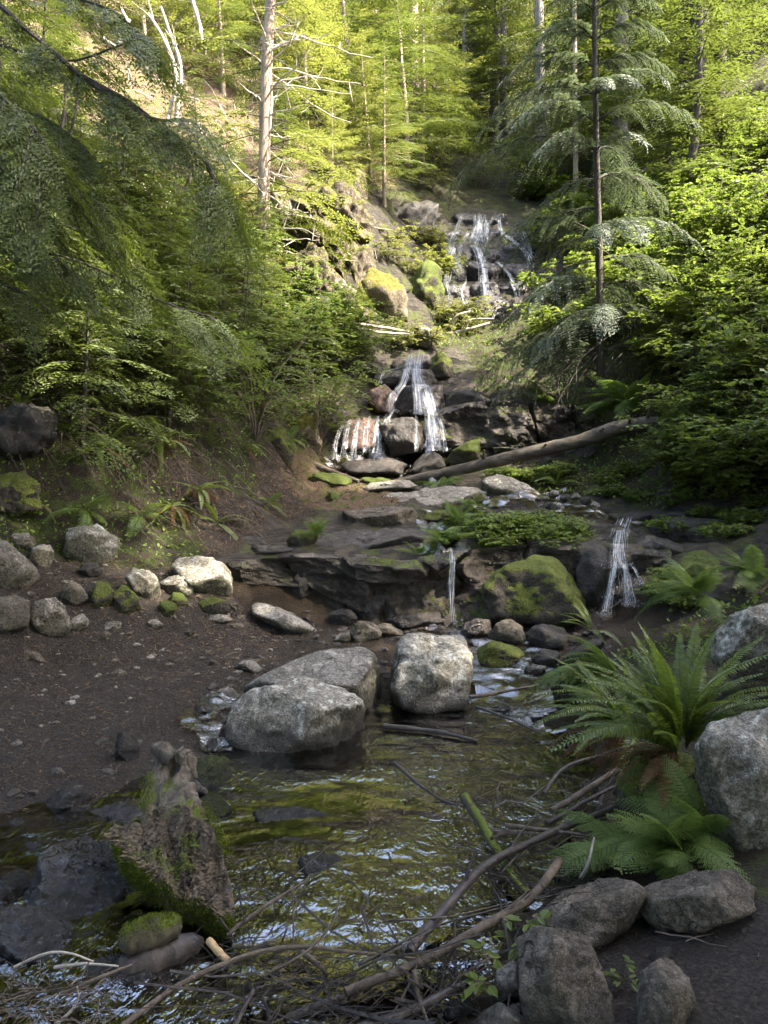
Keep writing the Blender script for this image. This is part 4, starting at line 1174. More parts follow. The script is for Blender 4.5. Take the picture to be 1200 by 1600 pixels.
STICKS = []
def stick(label, pts, w, mat='stick', name='stick', seed=0, sides=7, taper=.55, twigs=0, knots=.12, wmode='z', cat='stick', group=None):
    """pts in photo pixels with a height (or distance) each; w = thickness in pixels"""
    r = np.random.default_rng(seed + len(STICKS) * 3 + 5)
    P = np.array([G(a, b, c) if wmode == 'z' else W(a, b, c) for a, b, c in pts])
    n = max(10, 6 * len(pts))
    S = spline(P, n)
    L = np.linalg.norm(np.diff(S, axis=0), axis=1).sum()
    S = S + np.stack([fbm(np.stack([np.linspace(0, 5, n), np.full(n, q * 7.3 + seed), np.full(n, 1.0)], -1), 2, seed + q) for q in range(3)], -1) * 0.012 * L * .5
    rad = w / F * S[:, 1] * 0.5 * np.linspace(1, taper, n)
    b = S[0].copy(); b[2] = S[:, 2].min()
    g = Geo()
    tube(g, S - b, rad, sides, r.uniform(0, 1), rough=knots, seed=seed)
    o = link(name, g.mesh(name, MAT[mat], True), None, b)
    tag(o, label, cat, group)
    for t in range(twigs):
        i = r.integers(n // 4, n - 2)
        d = norm(norm(S[i + 1] - S[i]) + r.normal(0, .7, 3) + np.array([0, 0, .3]))
        l = L * r.uniform(.08, .25)
        q = np.array([S[i] + d * l * e + np.array([0, 0, .04 * l]) * math.sin(e * 5) for e in np.linspace(0, 1, 6)])
        gg = Geo()
        tube(gg, q - b, rad[i] * .45 * np.linspace(1, .3, 6), 4, .5)
        link('twig', gg.mesh('twig', MAT[mat], True), o)
    STICKS.append(o)
    return o

# the fallen log across the stream
lg = thing('fallen_log', 'long weathered grey log fallen across the stream below the dark wall', 'log', W(625, 756, 10.9))
S = spline([W(a, b, c) for a, b, c in [(612,756,11.0),(700,738,10.8),(800,714,10.6),(900,690,10.4),(970,668,10.3),(1030,660,10.2)]], 46)
g = Geo()
rad = np.interp(np.linspace(0, 1, 46), [0, .1, .5, .8, .92, 1], [.05, .070, .088, .100, .096, .07])
tube(g, S - np.array(lg.location), rad, 14, .4, rough=.13, seed=4)
link('trunk', g.mesh('trunk', MAT['log'], True), lg)
r = np.random.default_rng(12)
for i, (tt, l) in enumerate([(14, .18), (22, .1), (30, .16), (38, .12), (42, .2)]):
    d = norm(np.array([r.normal(0, .3), -0.6, r.uniform(.3, 1)]))
    gg = Geo()
    q = np.array([S[tt] + d * (rad[tt] * .6 + l * e) for e in np.linspace(0, 1, 5)])
    tube(gg, q - np.array(lg.location), np.linspace(.028, .012, 5), 6, .6, rough=.1)
    link('branch_stub', gg.mesh('branch_stub', MAT['log'], True), lg)
stick('bleached bent branch lying at the foot of the upper waterfall', [(690,525,15.4),(720,518,15.2),(765,505,15.2)], 8, 'dead', 'fallen_branch', wmode='y', cat='branch')
stick('curved bare twig arching over the foot of the upper waterfall', [(706,518,15.2),(712,495,15.1),(735,486,15.1)], 4.5, 'dead', 'fallen_branch', wmode='y', cat='branch')
stick('second curved bare twig nearer the cedar at the upper waterfall foot', [(727,515,15.2),(735,500,15.1),(772,498,15.1)], 4, 'dead', 'fallen_branch', wmode='y', cat='branch')
stick('dry sunlit stick lying along the bank above the middle waterfall', [(545,505,13.4),(600,512,13.6),(645,520,13.8)], 6, 'dead', 'fallen_branch', wmode='y', cat='branch')
stick('second dry stick close under the sunlit one, above the middle waterfall', [(560,514,13.3),(600,520,13.5),(640,522,13.6)], 5, 'dead', 'fallen_branch', wmode='y', cat='branch')
stick('brown root-like log at the sunny foot of the middle waterfall', [(478,722,11.0),(520,738,10.8),(560,752,10.6)], 11, 'log', 'fallen_branch', wmode='y', cat='branch')
stick('dark branch slanting across the small waterfall', [(940,960,6.8),(985,930,6.8),(1030,905,6.9)], 5, 'stick', 'fallen_branch', wmode='y', cat='branch')

# big sticks of the brush jam in the pool
stick('thick dark branch running up from the pool to the fern', [(640,1490,.03),(690,1422,.06),(760,1352,.10),(840,1312,.12),(960,1262,.16)], 19, 'stick', twigs=4)
stick('grey-brown curved branch with an upturned end behind the grey stones', [(540,1552,.04),(660,1500,.06),(760,1445,.09),(835,1398,.12),(872,1345,.17)], 16, 'stick2', twigs=2, taper=.9)
stick('short mossy stick crossing under the thick dark branch', [(726,1246,.16),(762,1305,.09),(798,1368,.05),(822,1398,.03)], 17, 'stick3', taper=.8)
stick('long thin grey stick arching along the bottom of the pool', [(190,1606,.06),(290,1532,.08),(380,1494,.10),(470,1480,.10),(560,1490,.07),(650,1500,.03)], 10, 'stick2', taper=.5, twigs=2)
stick('thin stick rising at a slant from the long grey stick', [(405,1530,.04),(480,1485,.10),(520,1440,.16),(530,1400,.22)], 5.5, 'stick2', taper=.4)
stick('black waterlogged branch below the long grey stick', [(450,1592,.0),(560,1545,.03),(660,1500,.05),(730,1470,.06)], 15, 'stick', twigs=3)
stick('black branch at the bottom edge pointing to the tan stone', [(560,1610,.02),(650,1575,.04),(730,1535,.05)], 20, 'stick')
stick('pale stick sticking out left of the fern skirt, topmost of three', [(862,1268,.09),(910,1238,.12),(965,1203,.17)], 12, 'stick2', taper=.8)
stick('dark stick just below the topmost pale one by the fern', [(855,1288,.06),(910,1255,.09),(968,1225,.12)], 10, 'stick')
stick('slender stick lying over the thick dark branch near the fern', [(790,1290,.12),(860,1298,.13),(930,1308,.13)], 8, 'stick2')
stick('arched dark stick over the water above the pale stick', [(850,1240,.05),(880,1200,.12),(940,1180,.15),(985,1165,.2)], 7, 'stick')
stick('twiggy branch reaching into the pool below the block boulder', [(616,1192,.10),(650,1222,.06),(690,1250,.05),(730,1262,.06)], 7, 'stick', twigs=6)
stick('forked stick leaning on the rotten stump side of the jam', [(355,1462,.05),(400,1425,.10),(440,1400,.12),(482,1374,.16)], 8, 'stick2', twigs=3)
stick('long thin twig spanning the pool toward the grey stones', [(560,1510,.05),(660,1455,.08),(760,1425,.10),(870,1398,.12)], 5, 'stick', taper=.5, twigs=3)
stick('second long twig just below, bending at the middle', [(600,1440,.05),(700,1432,.08),(780,1415,.10),(850,1400,.13)], 4, 'stick2', taper=.5)
stick('pale arched twig in the bottom corner of the pool', [(22,1512,.03),(70,1490,.07),(110,1490,.08),(145,1503,.05)], 5, 'dead')
stick('pale straight stick below the arched twig, bottom corner', [(85,1512,.03),(130,1506,.05),(184,1510,.05)], 6, 'dead')
stick('bent bleached twig standing up at the bottom edge', [(85,1602,.02),(112,1578,.05),(122,1560,.08),(120,1542,.12)], 5, 'dead')
stick('peeled yellow stub poking from under the stump', [(326,1470,.06),(342,1488,.05),(356,1502,.04)], 13, 'peeled', taper=.9)
stick('short tan stick lying half in water below the jam', [(472,1488,.05),(495,1505,.04),(512,1525,.01)], 10, 'stick2', taper=.7)
stick('upright brown stick with a broken foot at the bottom edge', [(646,1515,.12),(655,1560,.06),(672,1610,.0)], 9, 'stick2', twigs=2)
stick('thin pale twig standing against the mossy-sided wet stone', [(908,1372,.10),(920,1345,.18),(928,1308,.26)], 6, 'dead')
stick('dark stick across the corner below the fallen stump logs', [(95,1555,.03),(150,1530,.06),(205,1508,.06)], 8, 'stick2')
stick('flat sodden branch lying in the trickle right of the block boulder', [(735,1090,.10),(780,1082,.10),(835,1072,.12)], 7, 'stick2')
stick('dark sunken branch along the upper edge of the pool', [(600,1135,.02),(680,1143,.02),(745,1158,.01)], 9, 'stick')
stick('thin wet branch bridging the inlet stones', [(745,1105,.06),(800,1125,.05),(850,1150,.03)], 5, 'stick', twigs=3)

def brush(name, label, boxes, seed, mat='twigs', thick=1.0):
    r = np.random.default_rng(seed)
    g = Geo()
    for (x0, x1, y0, y1, n, zmax, lmin, lmax) in boxes:
        for i in range(n):
            p = G(r.uniform(x0, x1), r.uniform(y0, y1), r.uniform(0, zmax))
            a = r.normal(.55, .8)
            d = np.array([math.cos(a), math.sin(a), r.normal(0, .22)])
            l = r.uniform(lmin, lmax)
            t = np.linspace(-.5, .5, 5)
            b = r.normal(0, .22, 3) * l
            q = p + d * (t * l)[:, None] + b * (t ** 2 * 2)[:, None]
            q[:, 2] = np.maximum(q[:, 2], -.02)
            tube(g, q + r.normal(0, .012, q.shape), thick * r.uniform(.001, .0030) * np.linspace(1, .4, 5), 4, r.uniform(0, 1), cap=False)
    o = link(name, g.mesh(name, MAT[mat]))
    tag(o, label, 'twigs', kind='stuff')
    return o
brush('brush', 'tangle of fine dark twigs jammed along the pool edge', [(740,960,1200,1420,150,.10,.12,.45),(330,760,1480,1600,210,.05,.1,.4),(330,450,1340,1480,50,.06,.08,.25),(730,860,1090,1150,50,.05,.08,.3)], 3)
brush('brush', 'pale dry twigs and grass stalks heaped in the bottom corner', [(0,170,1510,1600,70,.07,.05,.2),(560,860,1420,1560,24,.08,.1,.3),(750,950,1200,1330,30,.12,.1,.4)], 4, 'stick2')

brush('brush', 'heavier dark branches tangled through the jam below the fern', [(740,960,1210,1420,16,.12,.3,.8),(380,760,1490,1600,18,.06,.3,.8),(330,460,1360,1480,6,.08,.2,.4)], 9, 'stick', 3.0)
# the rotten stump: neck, spread foot and mossy underside
def loft(secs, sides=90, seed=0, rough=.05, flat=.6):
    """secs: (pyc, pxl, pxr, ztop, thick) lofted as rounded slabs"""
    r = []
    for (py, xl, xr, zt, th) in secs:
        a, b = G(xl, py, zt - th * .35), G(xr, py, zt - th * .35)
        r.append((a, b, zt, th))
    n = 80
    A = spline([q[0] for q in r], n); B = spline([q[1] for q in r], n)
    Z = np.interp(np.linspace(0, len(r) - 1, n), range(len(r)), [q[2] for q in r]); T = np.interp(np.linspace(0, len(r) - 1, n), range(len(r)), [q[3] for q in r])
    th = np.linspace(0, 2 * np.pi, sides, endpoint=False)
    cs, sn = np.cos(th), np.sin(th)
    cs = np.sign(cs) * np.abs(cs) ** flat; sn = np.sign(sn) * np.abs(sn) ** flat
    C = (A + B) / 2; hw = (B - A) / 2
    V = C[:, None, :] + hw[:, None, :] * cs[None, :, None]
    V[:, :, 2] = (Z - T / 2)[:, None] + (T / 2)[:, None] * sn[None, :]
    p = V.reshape(-1, 3)
    nz = (1 - 2 * np.abs(fbm(p * np.array([22, 4, 9]), 4, seed))) * rough * .7 + fbm(p * np.array([60, 14, 30]), 3, seed + 3) * rough * .3 + fbm(p * 5, 2, seed) * rough
    dirv = norm(p - np.repeat(C, sides, 0))
    p = p + dirv * nz[:, None]
    i = np.arange(n - 1)[:, None] * sides; j = np.arange(sides)[None, :]; j2 = (j + 1) % sides
    Q = np.stack([i + j, i + j2, i + sides + j2, i + sides + j], -1).reshape(-1, 4)
    g = Geo()
    g.add(p, Q)
    for off, flip in ((0, True), ((n - 1) * sides, False)):
        ring = p[off:off + sides]
        fv = np.concatenate([ring, [ring.mean(0)]])
        tri = np.stack([np.arange(sides), (np.arange(sides) + 1) % sides, np.full(sides, sides)], -1)
        g.add(fv, tri[:, ::-1] if flip else tri)
    return g
st = thing('rotten_stump', 'rotten fallen stump with a mossy broken edge lying in the pool', 'stump', (0, 0, 0))
g = loft([(1180,262,284,.41,.04),(1186,238,300,.40,.16),(1205,234,298,.39,.28),(1240,242,294,.33,.30),(1268,232,304,.27,.26),(1300,214,318,.215,.16)], seed=8, rough=.034)
sb = link('neck', g.mesh('neck', MAT['grain'], True), st)
def root_plate():
    ol = [(240,1262,.25),(205,1280,.22),(172,1300,.20),(182,1320,.19),(214,1352,.165),(262,1384,.14),(316,1408,.11),(350,1438,.08),(366,1416,.08),(354,1358,.13),(338,1312,.22),(320,1280,.25),(290,1258,.29)]
    P = spline([G(*q) for q in ol + ol[:1]], 121)[:-1]
    c = G(275, 1322, .205)
    n = 120; g = Geo(); rings = []
    for k, t in enumerate(np.linspace(.02, 1, 26)):
        rings.append(c + (P - c) * t)
    for k, (ins, dz) in enumerate([(1.012, -.012), (1.0, -.03), (.97, -.055), (.90, -.085), (.80, -.12)]):
        q = c + (P - c) * ins; q[:, 2] = P[:, 2] + dz; rings.append(q)
    V = np.concatenate(rings)
    lng = norm(np.array([.35, -1, 0]))
    al = V @ lng; ac = V @ np.array([1, .35, 0])
    V[:, 2] += .024 * (1 - 2 * np.abs(fbm(np.stack([ac * 16, al * 2.5, 0 * al], -1), 4, 3))) + .008 * fbm(V * 40, 3, 4) + .012 * fbm(V * 6, 2, 6)
    V[:, :2] += .008 * np.stack([fbm(V * 22, 3, 5), fbm(V * 22, 3, 7)], -1)
    m = len(rings); i = np.arange(m - 1)[:, None] * n; j = np.arange(n)[None, :]; j2 = (j + 1) % n
    Q = np.stack([i + j, i + n + j, i + n + j2, i + j2], -1).reshape(-1, 4)
    g.add(V, Q)
    o = link('root_plate', g.mesh('root_plate', MAT['rot'], True), st)
    r = np.random.default_rng(4)
    # moss on the broken rim: blades on the outer wall facing the viewer
    cnt = 15000; t = r.integers(3 * 9, 8 * 9 - 2, cnt); k = r.integers(26, 31, cnt)
    p = V[k * n + t % n] + r.normal(0, .008, (cnt, 3))
    d = norm((p - c) * np.array([1, 1, .2]) + r.normal(0, .06, (cnt, 3)))
    gm = Geo()
    stamp(gm, [(0, .5, 0), (0, -.5, 0), (1, 0, 0)], [(0, 1, 2)], p, d, norm(r.normal(0, 1, (cnt, 3))), .008 * r.uniform(.6, 1.4, cnt), r.uniform(0, .7, cnt), wid=.004)
    mo = link('moss', gm.mesh('moss', MAT['mossfuzz']), o); mo['kind'] = 'stuff'
    # pale splintered rim
    cnt = 260; t = r.integers(2 * 9, 8 * 9, cnt)
    p = V[25 * n + t % n] + r.normal(0, .006, (cnt, 3)) + np.array([0, 0, .006])
    gs = Geo()
    stamp(gs, [(-.5, .5, 0), (.5, .2, .06), (.5, -.2, .06), (-.5, -.5, 0)], [(0, 1, 2, 3)], p, norm((p - c) * np.array([1, 1, -.3]) + r.normal(0, .05, (cnt, 3))), UP_ + r.normal(0, .3, (cnt, 3)), r.uniform(.015, .04, cnt), r.uniform(0, 1, cnt), wid=r.uniform(.004, .010, cnt))
    so = link('splinters', gs.mesh('splinters', MAT['peeled_dull']), o); so['kind'] = 'stuff'
    # bark crumbs and needles on the plate
    cnt = 1500; k = r.integers(3, 24, cnt); t = r.integers(0, n, cnt)
    p = V[k * n + t] + np.array([0, 0, .004])
    gc = Geo()
    stamp(gc, [(-.5, .5, 0), (.5, .4, .1), (.5, -.4, .1), (-.5, -.5, 0)], [(0, 1, 2, 3)], p, norm(r.normal(0, 1, (cnt, 3)) * np.array([1, 1, .2])), UP_ + r.normal(0, .3, (cnt, 3)), r.uniform(.008, .03, cnt), r.uniform(0, 1, cnt), wid=r.uniform(.003, .01, cnt))
    co = link('bark_crumbs', gc.mesh('bark_crumbs', MAT['rot']), o); co['kind'] = 'stuff'
UP_ = np.array([0, 0, 1.0])
root_plate()
def fuzz_band(pts, count, size, seed, parent, spread=.02, down=True):
    r = np.random.default_rng(seed)
    S = spline(pts, 200)
    i = r.integers(0, 200, count)
    p = S[i] + r.normal(0, 1, (count, 3)) * spread
    d = norm(np.array([0.1, -0.7, .15]) + r.normal(0, .6, (count, 3)))
    g = Geo()
    stamp(g, [(0, .5, 0), (0, -.5, 0), (1, 0, 0)], [(0, 1, 2)], p, d, norm(r.normal(0, 1, (count, 3))), size * r.uniform(.6, 1.4, count), r.uniform(0, 1, count), wid=size * .5)
    m = link('moss', g.mesh('moss', MAT['mossfuzz']), parent)
    m['kind'] = 'stuff'
fuzz_band([G(236,1210,.44),G(232,1240,.36),G(222,1262,.26)], 1200, .007, 7, st, .012)
fuzz_band([G(318,1262,.22),G(340,1300,.18),G(350,1330,.15)], 1800, .007, 9, st, .016)
R('mossy_log_stub', 'mossy stub of log standing right behind the rotten stump', [(298,1200),(302,1184),(330,1178),(358,1186),(364,1230),(352,1258),(318,1256)], 'mossy', y=3.95, top=.3, depth=.9, cat='log')
R('stone', 'grey wedge of slate stuck between stump and mossy stub', [(276,1208),(290,1206),(330,1238),(326,1246),(300,1236)], 'slate', y=3.75, top=.5, depth=.7)
o = R('moss_clump', 'cushion of bright moss at the side of the rotten stump', [(298,1250),(312,1238),(345,1242),(362,1262),(352,1296),(316,1292)], 'moss', y=3.55, top=.4, depth=.9, cat='moss')
moss_fuzz(o, 3500, .008, 2, -.2)
def short_log(label, a, b, w, mat, seed):
    S = spline([G(*a), G(*b)], 40)
    bb = S.min(0)
    g = Geo()
    tube(g, S - bb, w / F * S[:, 1] * .5 * np.interp(np.linspace(0, 1, 40), [0, .05, .16, .4, .7, .9, 1], [.15, .55, .85, 1, .9, .7, .25]), 36, .4, rough=.22, seed=seed)
    o = link('short_log', g.mesh('short_log', MAT[mat], True), None, bb)
    tag(o, label, 'log')
    return o
sl = short_log('short mossy log lying in front of the stump', (184,1476,.07), (284,1440,.10), 52, 'stick3', 3)
moss_fuzz(sl, 2500, .006, 5, .2)
short_log('sodden black log under the short mossy log', (180,1520,.0), (318,1470,.02), 58, 'stick', 4)
o = R('moss_clump', 'small bright moss tuft on the end of the short mossy log', [(182,1452),(190,1440),(220,1436),(232,1444),(206,1456)], 'moss', y=2.95, top=.5, cat='moss')
moss_fuzz(o, 1500, .008, 3, -.2)

def cliff_moss():
    moss_fuzz(CLIFF, 16000, .05, 31, -.3, -.05, 1.2)
cliff_moss()
# ------------------------------------------------------------------ plants
ML = {}
ML['fern'] = mat_leaf('sword_fern_leaf', (0.050, 0.085, 0.012), (0.135, 0.180, 0.030), trans=.42, rough=.33, spec=.5)
ML['lady'] = mat_leaf('lady_fern_leaf', (0.055, 0.100, 0.022), (0.130, 0.19, 0.045), trans=.4, rough=.5)
ML['brownfern'] = mat_leaf('dead_fern_leaf', (0.06, 0.03, 0.012), (0.15, 0.085, 0.03), trans=.2, rough=.8)
ML['shrub'] = mat_leaf('shrub_leaf', (0.052, 0.092, 0.018), (0.140, 0.185, 0.042), trans=.45, rough=.45, hue=.4)
ML['maple'] = mat_leaf('bush_leaf', (0.045, 0.082, 0.016), (0.120, 0.165, 0.036), trans=.45, rough=.45, hue=.3)
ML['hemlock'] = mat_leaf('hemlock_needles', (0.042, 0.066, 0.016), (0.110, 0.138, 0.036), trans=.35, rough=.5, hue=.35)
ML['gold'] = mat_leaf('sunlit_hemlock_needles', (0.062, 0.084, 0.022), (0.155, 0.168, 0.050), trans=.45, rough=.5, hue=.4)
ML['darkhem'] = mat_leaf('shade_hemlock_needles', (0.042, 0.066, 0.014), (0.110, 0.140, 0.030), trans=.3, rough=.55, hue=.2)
ML['cedar'] = mat_leaf('blue_green_cedar', (0.050, 0.076, 0.048), (0.125, 0.160, 0.110), trans=.25, rough=.5, spec=.4, hue=.1)
ML['ground'] = mat_leaf('ground_cover_leaf', (0.055, 0.105, 0.014), (0.15, 0.21, 0.035), trans=.4, rough=.5)
ML['dry'] = mat_leaf('dry_litter', (0.03, 0.02, 0.012), (0.16, 0.115, 0.075), trans=.05, rough=.9, spec=.1, hue=0)

LEAF_V = [(0, 0, 0), (.3, .24, .05), (.68, .2, .03), (1, 0, -.06), (.68, -.2, .03), (.3, -.24, .05)]
LEAF_F = [(0, 1, 2, 3), (0, 3, 4, 5)]
NEED_V = [(0, 0, 0), (.45, .5, .03), (1, 0, -.03), (.45, -.5, .03)]
NEED_F = [(0, 1, 2, 3)]
UP = np.array([0, 0, 1.0])

# ---- ferns
def frond_mesh(name, mat, arch=.55, pairs=30, wide=.16, bip=False, seed=0, lean=0.1):
    r = np.random.default_rng(seed)
    s = np.linspace(0, 1, 24)
    pts = np.stack([s * .92, lean * s ** 2, .35 * s - arch * s ** 2.3], -1)
    g = Geo()
    tube(g, pts, .006 * (1 - .8 * s), 4, .35, cap=False)
    t = np.linspace(.10 if not bip else .16, .985, pairs)
    P = np.stack([np.interp(t, s, pts[:, q]) for q in range(3)], -1)
    T = norm(np.stack([np.interp(t, s, np.gradient(pts[:, q], s)) for q in range(3)], -1))
    S = norm(np.cross(UP, T)); N = np.cross(T, S)
    prof = wide * np.clip(np.sin(np.pi * np.clip(t * .86 + .12, 0, 1)) ** .75, .08, 1)
    for sd in (-1, 1):
        fwd = .28 + .25 * t
        d = norm(S * sd + T * fwd[:, None] - N * .12 + r.normal(0, .05, (pairs, 3)))
        if not bip:
            stamp(g, [(0, .35, 0), (.25, .5, .02), (.7, .36, 0), (1, 0, -.06), (.7, -.3, 0), (.2, -.42, .02)], [(0, 1, 2, 3), (0, 3, 4, 5)], P, d, N + r.normal(0, .22, (pairs, 3)), prof * r.uniform(.8, 1.12, pairs), r.uniform(.1, .9, pairs), wid=.019)
        else:
            for i in range(pairs):
                m = max(3, int(11 * prof[i] / wide))
                u = np.linspace(.08, .97, m)
                c = P[i] + d[i] * (u * prof[i])[:, None] - UP * (.18 * prof[i] * u ** 2)[:, None]
                pn = norm(np.cross(N[i], d[i]))
                for s2 in (-1, 1):
                    d2 = norm(pn * s2 + d[i] * .55)
                    stamp(g, NEED_V, NEED_F, c, d2, N[i], .24 * prof[i] * (1.05 - u) + .008, r.uniform(.1, .9, m), wid=.018)
    return g.mesh(name, mat)

FR = {}
for kind, mt, bip, pr, wd in (('sword', 'fern', False, 46, .085), ('lady', 'lady', True, 20, .20), ('dead', 'brownfern', False, 26, .09)):
    FR[kind] = [frond_mesh('frond', ML[mt], a, pr, wd, bip, 5 + i, ln) for i, (a, ln) in enumerate([(.42, .10), (.62, -.12), (.8, .06), (.3, -.04)])]

def fern(label, loc, n, length, kind='sword', seed=0, elev=(25, 75), az=None, group=None, dead=0, name='fern'):
    r = np.random.default_rng(seed)
    t = thing(name, label, 'fern', loc, 0, group)
    for i in range(n + dead):
        k = 'dead' if i >= n else kind
        o = link('frond', FR[k][int(r.integers(0, 4))], t)
        a = (2 * math.pi * i / n * 1.0 + r.normal(0, .25)) if az is None else math.radians(r.uniform(*az))
        e = math.radians(r.uniform(*elev)) if k != 'dead' else math.radians(r.uniform(-50, 5))
        o.rotation_mode = 'XYZ'
        o.rotation_euler = (r.normal(0, .25), -e + math.radians(12), a)
        sc = length * r.uniform(.7, 1.1) * (.75 if k == 'dead' else 1)
        o.scale = (sc, sc, sc)
    return t

fm = R('fern_mound', 'brown root mound under the big sword fern, hung with dead fronds', [(955,1318),(962,1225),(995,1178),(1060,1168),(1105,1200),(1112,1320)], 'mossy', top=.3, depth=.9, cat='mound', rough=.06)
MOUND = W(1050, 1176, fm.location.y)
fern('big arching sword fern with glossy fronds between the edge boulders', MOUND + np.array([.02, 0, .0]), 34, .58, 'sword', 3, (22, 86), (95, 250), dead=30)
fern('upright back fronds of the fern leaning toward the pale edge boulder', MOUND + np.array([.08, .05, .0]), 14, .62, 'sword', 33, (55, 88), (-70, 90))
fern('sword fern spilling toward the water below the big fern, dead fronds hanging', hit(985, 1180) + np.array([0, .1, .12]), 22, .58, 'sword', 4, (5, 60), (100, 260), dead=20)
fern('feathery lady fern at the foot of the tall rough boulder', hit(1050, 1345) + np.array([0, 0, .03]), 18, .38, 'lady', 5, (15, 70), (60, 300))
fern('pale feathery fern drooping over the flat-topped step stone', hit(1105, 1330) + np.array([0, 0, .05]), 16, .36, 'lady', 6, (10, 60), (120, 290))
fern('low feathery fern between wet stone and fern skirt', hit(975, 1350) + np.array([0, 0, .03]), 12, .36, 'lady', 7, (5, 45), (100, 330))
fern('lady fern overhanging the dark mossy stone beside the inlet', W(960, 1060, 5.0), 14, .62, 'lady', 8, (0, 50), (110, 270))
fern('bright fern leaning over the mossy bank right of the small waterfall', W(1090, 935, 5.8), 16, .50, 'lady', 9, (10, 65), (90, 280))
fern('fern on the slope above the pale edge boulder', W(1180, 905, 6.2), 18, .45, 'lady', 10, (10, 60), (100, 270))
fern('small fern at the foot of the small waterfall', W(925, 985, 6.3), 9, .40, 'sword', 11, (5, 60), (90, 300))
fern('dark glossy sword fern on the shady bank above the angular boulder', W(165, 700, 7.7), 14, .52, 'sword', 12, (-20, 55), dead=8)
fern('second sword fern higher on the shady bank, fronds pointing down', W(255, 690, 8.2), 13, .50, 'sword', 13, (-30, 45), dead=4)
fern('drooping sword fern with a skirt of brown fronds above the path', W(310, 765, 8.0), 12, .42, 'sword', 14, (-35, 40), dead=18)
fern('fern tuft under the bank with bleached dead fronds', W(270, 790, 7.7), 8, .5, 'sword', 15, (-40, 20), dead=16)
fern('small bright plant on the step beside the yellow moss lump', W(496, 838, 7.9), 10, .26, 'lady', 16, (20, 75))
fern('little fern tuft growing from the wet shelf edge', W(655, 868, 7.35), 10, .28, 'lady', 17, (10, 70))
fern('fern spray hanging over the top of the thin trickle', W(690, 850, 7.5), 12, .36, 'lady', 18, (10, 70))
fern('bright fern at the upstream end of the greenery island', W(715, 818, 8.1), 12, .38, 'lady', 19, (15, 75))
fern('little fern on the worn shelf right of the greenery', W(735, 792, 9.0), 10, .32, 'lady', 20, (10, 60))
fern('low fern under the near end of the fallen log', W(690, 760, 10.2), 10, .4, 'lady', 21, (5, 50))
fern('fern under the log boulder beside the gravel bar', W(870, 758, 10.4), 12, .45, 'sword', 22, (0, 60), dead=4)
fern('fern growing from the dark wall left of the cedar foot', W(860, 640, 12.2), 12, .7, 'lady', 23, (-10, 60))
fern('pale fern leaning out of the leafy bank over the log end', W(985, 640, 11.2), 14, .9, 'lady', 24, (10, 60), (120, 300))

bf = [(420,790),(380,700),(130,800),(60,790),(220,810),(340,820),(90,680),(30,640),(160,620),(270,620),(450,690),(330,700)]
for i, (a, b) in enumerate(bf):
    p = hit(a, b)
    fern(['small fern tuft at the top of the path', 'fern tuft below the spreading bush', 'fern tuft behind the angular boulder', 'fern tuft in the dark above the rounded stone', 'dark fern tuft under the bleached dead fronds', 'fern tuft on the bank foot near the moss step', 'fern tuft right of the overhung boulder', 'fern tuft over the overhung boulder', 'fern tuft left of the glossy sword fern', 'fern tuft above the second sword fern', 'fern tuft at the foot of the sunlit ribbed stump', 'fern tuft below the shaded bush'][i], p + np.array([0, 0, .02]), 9, [.3, .42, .45][i % 3], 'sword' if i % 2 else 'lady', 200 + i, (-25, 50), dead=3)
# ---- conifer boughs
def bough(gl, gw, pts, r, ll=.05, lw=.012, sp=.03, twigs=14, tw=.42, pend=.2, rad=.012, flat=.12, tbase=0., start=.12, twood=False, ang=50, wsides=4):
    n = len(pts)
    s = np.linspace(0, 1, n)
    L = np.linalg.norm(np.diff(pts, axis=0), axis=1).sum()
    if gw is not None:
        tube(gw, pts, rad * (1 - .85 * s), wsides, r.uniform(0, 1), cap=False)
    T = norm(np.gradient(pts, axis=0))
    ca, sa = math.cos(math.radians(ang)), math.sin(math.radians(ang))
    q = np.clip(np.repeat(np.linspace(start, .99, twigs), 2) + r.normal(0, .015, twigs * 2), 0, .999)
    sd = np.tile([-1.0, 1.0], twigs)
    kp = r.random(twigs * 2) > .08
    q, sd = q[kp], sd[kp]
    K = len(q)
    p0 = np.stack([np.interp(q, s, pts[:, c]) for c in range(3)], -1)
    t0 = norm(np.stack([np.interp(q, s, T[:, c]) for c in range(3)], -1))
    sv = norm(np.stack([-t0[:, 1], t0[:, 0] + 1e-6, 0 * q], -1))
    nv = np.cross(t0, sv)
    lt = L * tw * (1.02 - .8 * q) * np.minimum(1, .35 + q * 2.2) * r.uniform(.7, 1.15, K)
    d = norm(t0 * ca + sv * sd[:, None] * sa + nv * r.normal(0, flat, K)[:, None])
    if twood and gw is not None:
        for k in range(K):
            tube(gw, np.array([p0[k], p0[k] + d[k] * lt[k] * .5 - UP * pend * lt[k] * .25, p0[k] + d[k] * lt[k] - UP * pend * lt[k]]), [rad * .3, rad * .22, rad * .08], 3, .5, cap=False)
    m = np.maximum(2, (lt / sp).astype(int))
    rep = np.repeat(np.arange(K), m)
    u = (np.arange(len(rep)) - np.repeat(np.cumsum(m) - m, m) + .5) / m[rep]
    M = len(rep)
    c = p0[rep] + d[rep] * (u * lt[rep])[:, None] - UP * (pend * lt[rep] * u ** 2)[:, None]
    pv = norm(np.cross(nv, d))[rep]
    sz = ll * (1.0 - .45 * u) * r.uniform(.75, 1.15, M)
    tin = np.clip(tbase + .25 + .5 * u + r.normal(0, .12, M), 0, 1)
    for s2 in (-1, 1):
        stamp(gl, NEED_V, NEED_F, c, norm(d[rep] * .55 + pv * s2 * .8 - UP * .25 * pend + r.normal(0, .10, (M, 3))), nv[rep] + r.normal(0, .25, (M, 3)), sz, tin, wid=sz * (lw / ll))

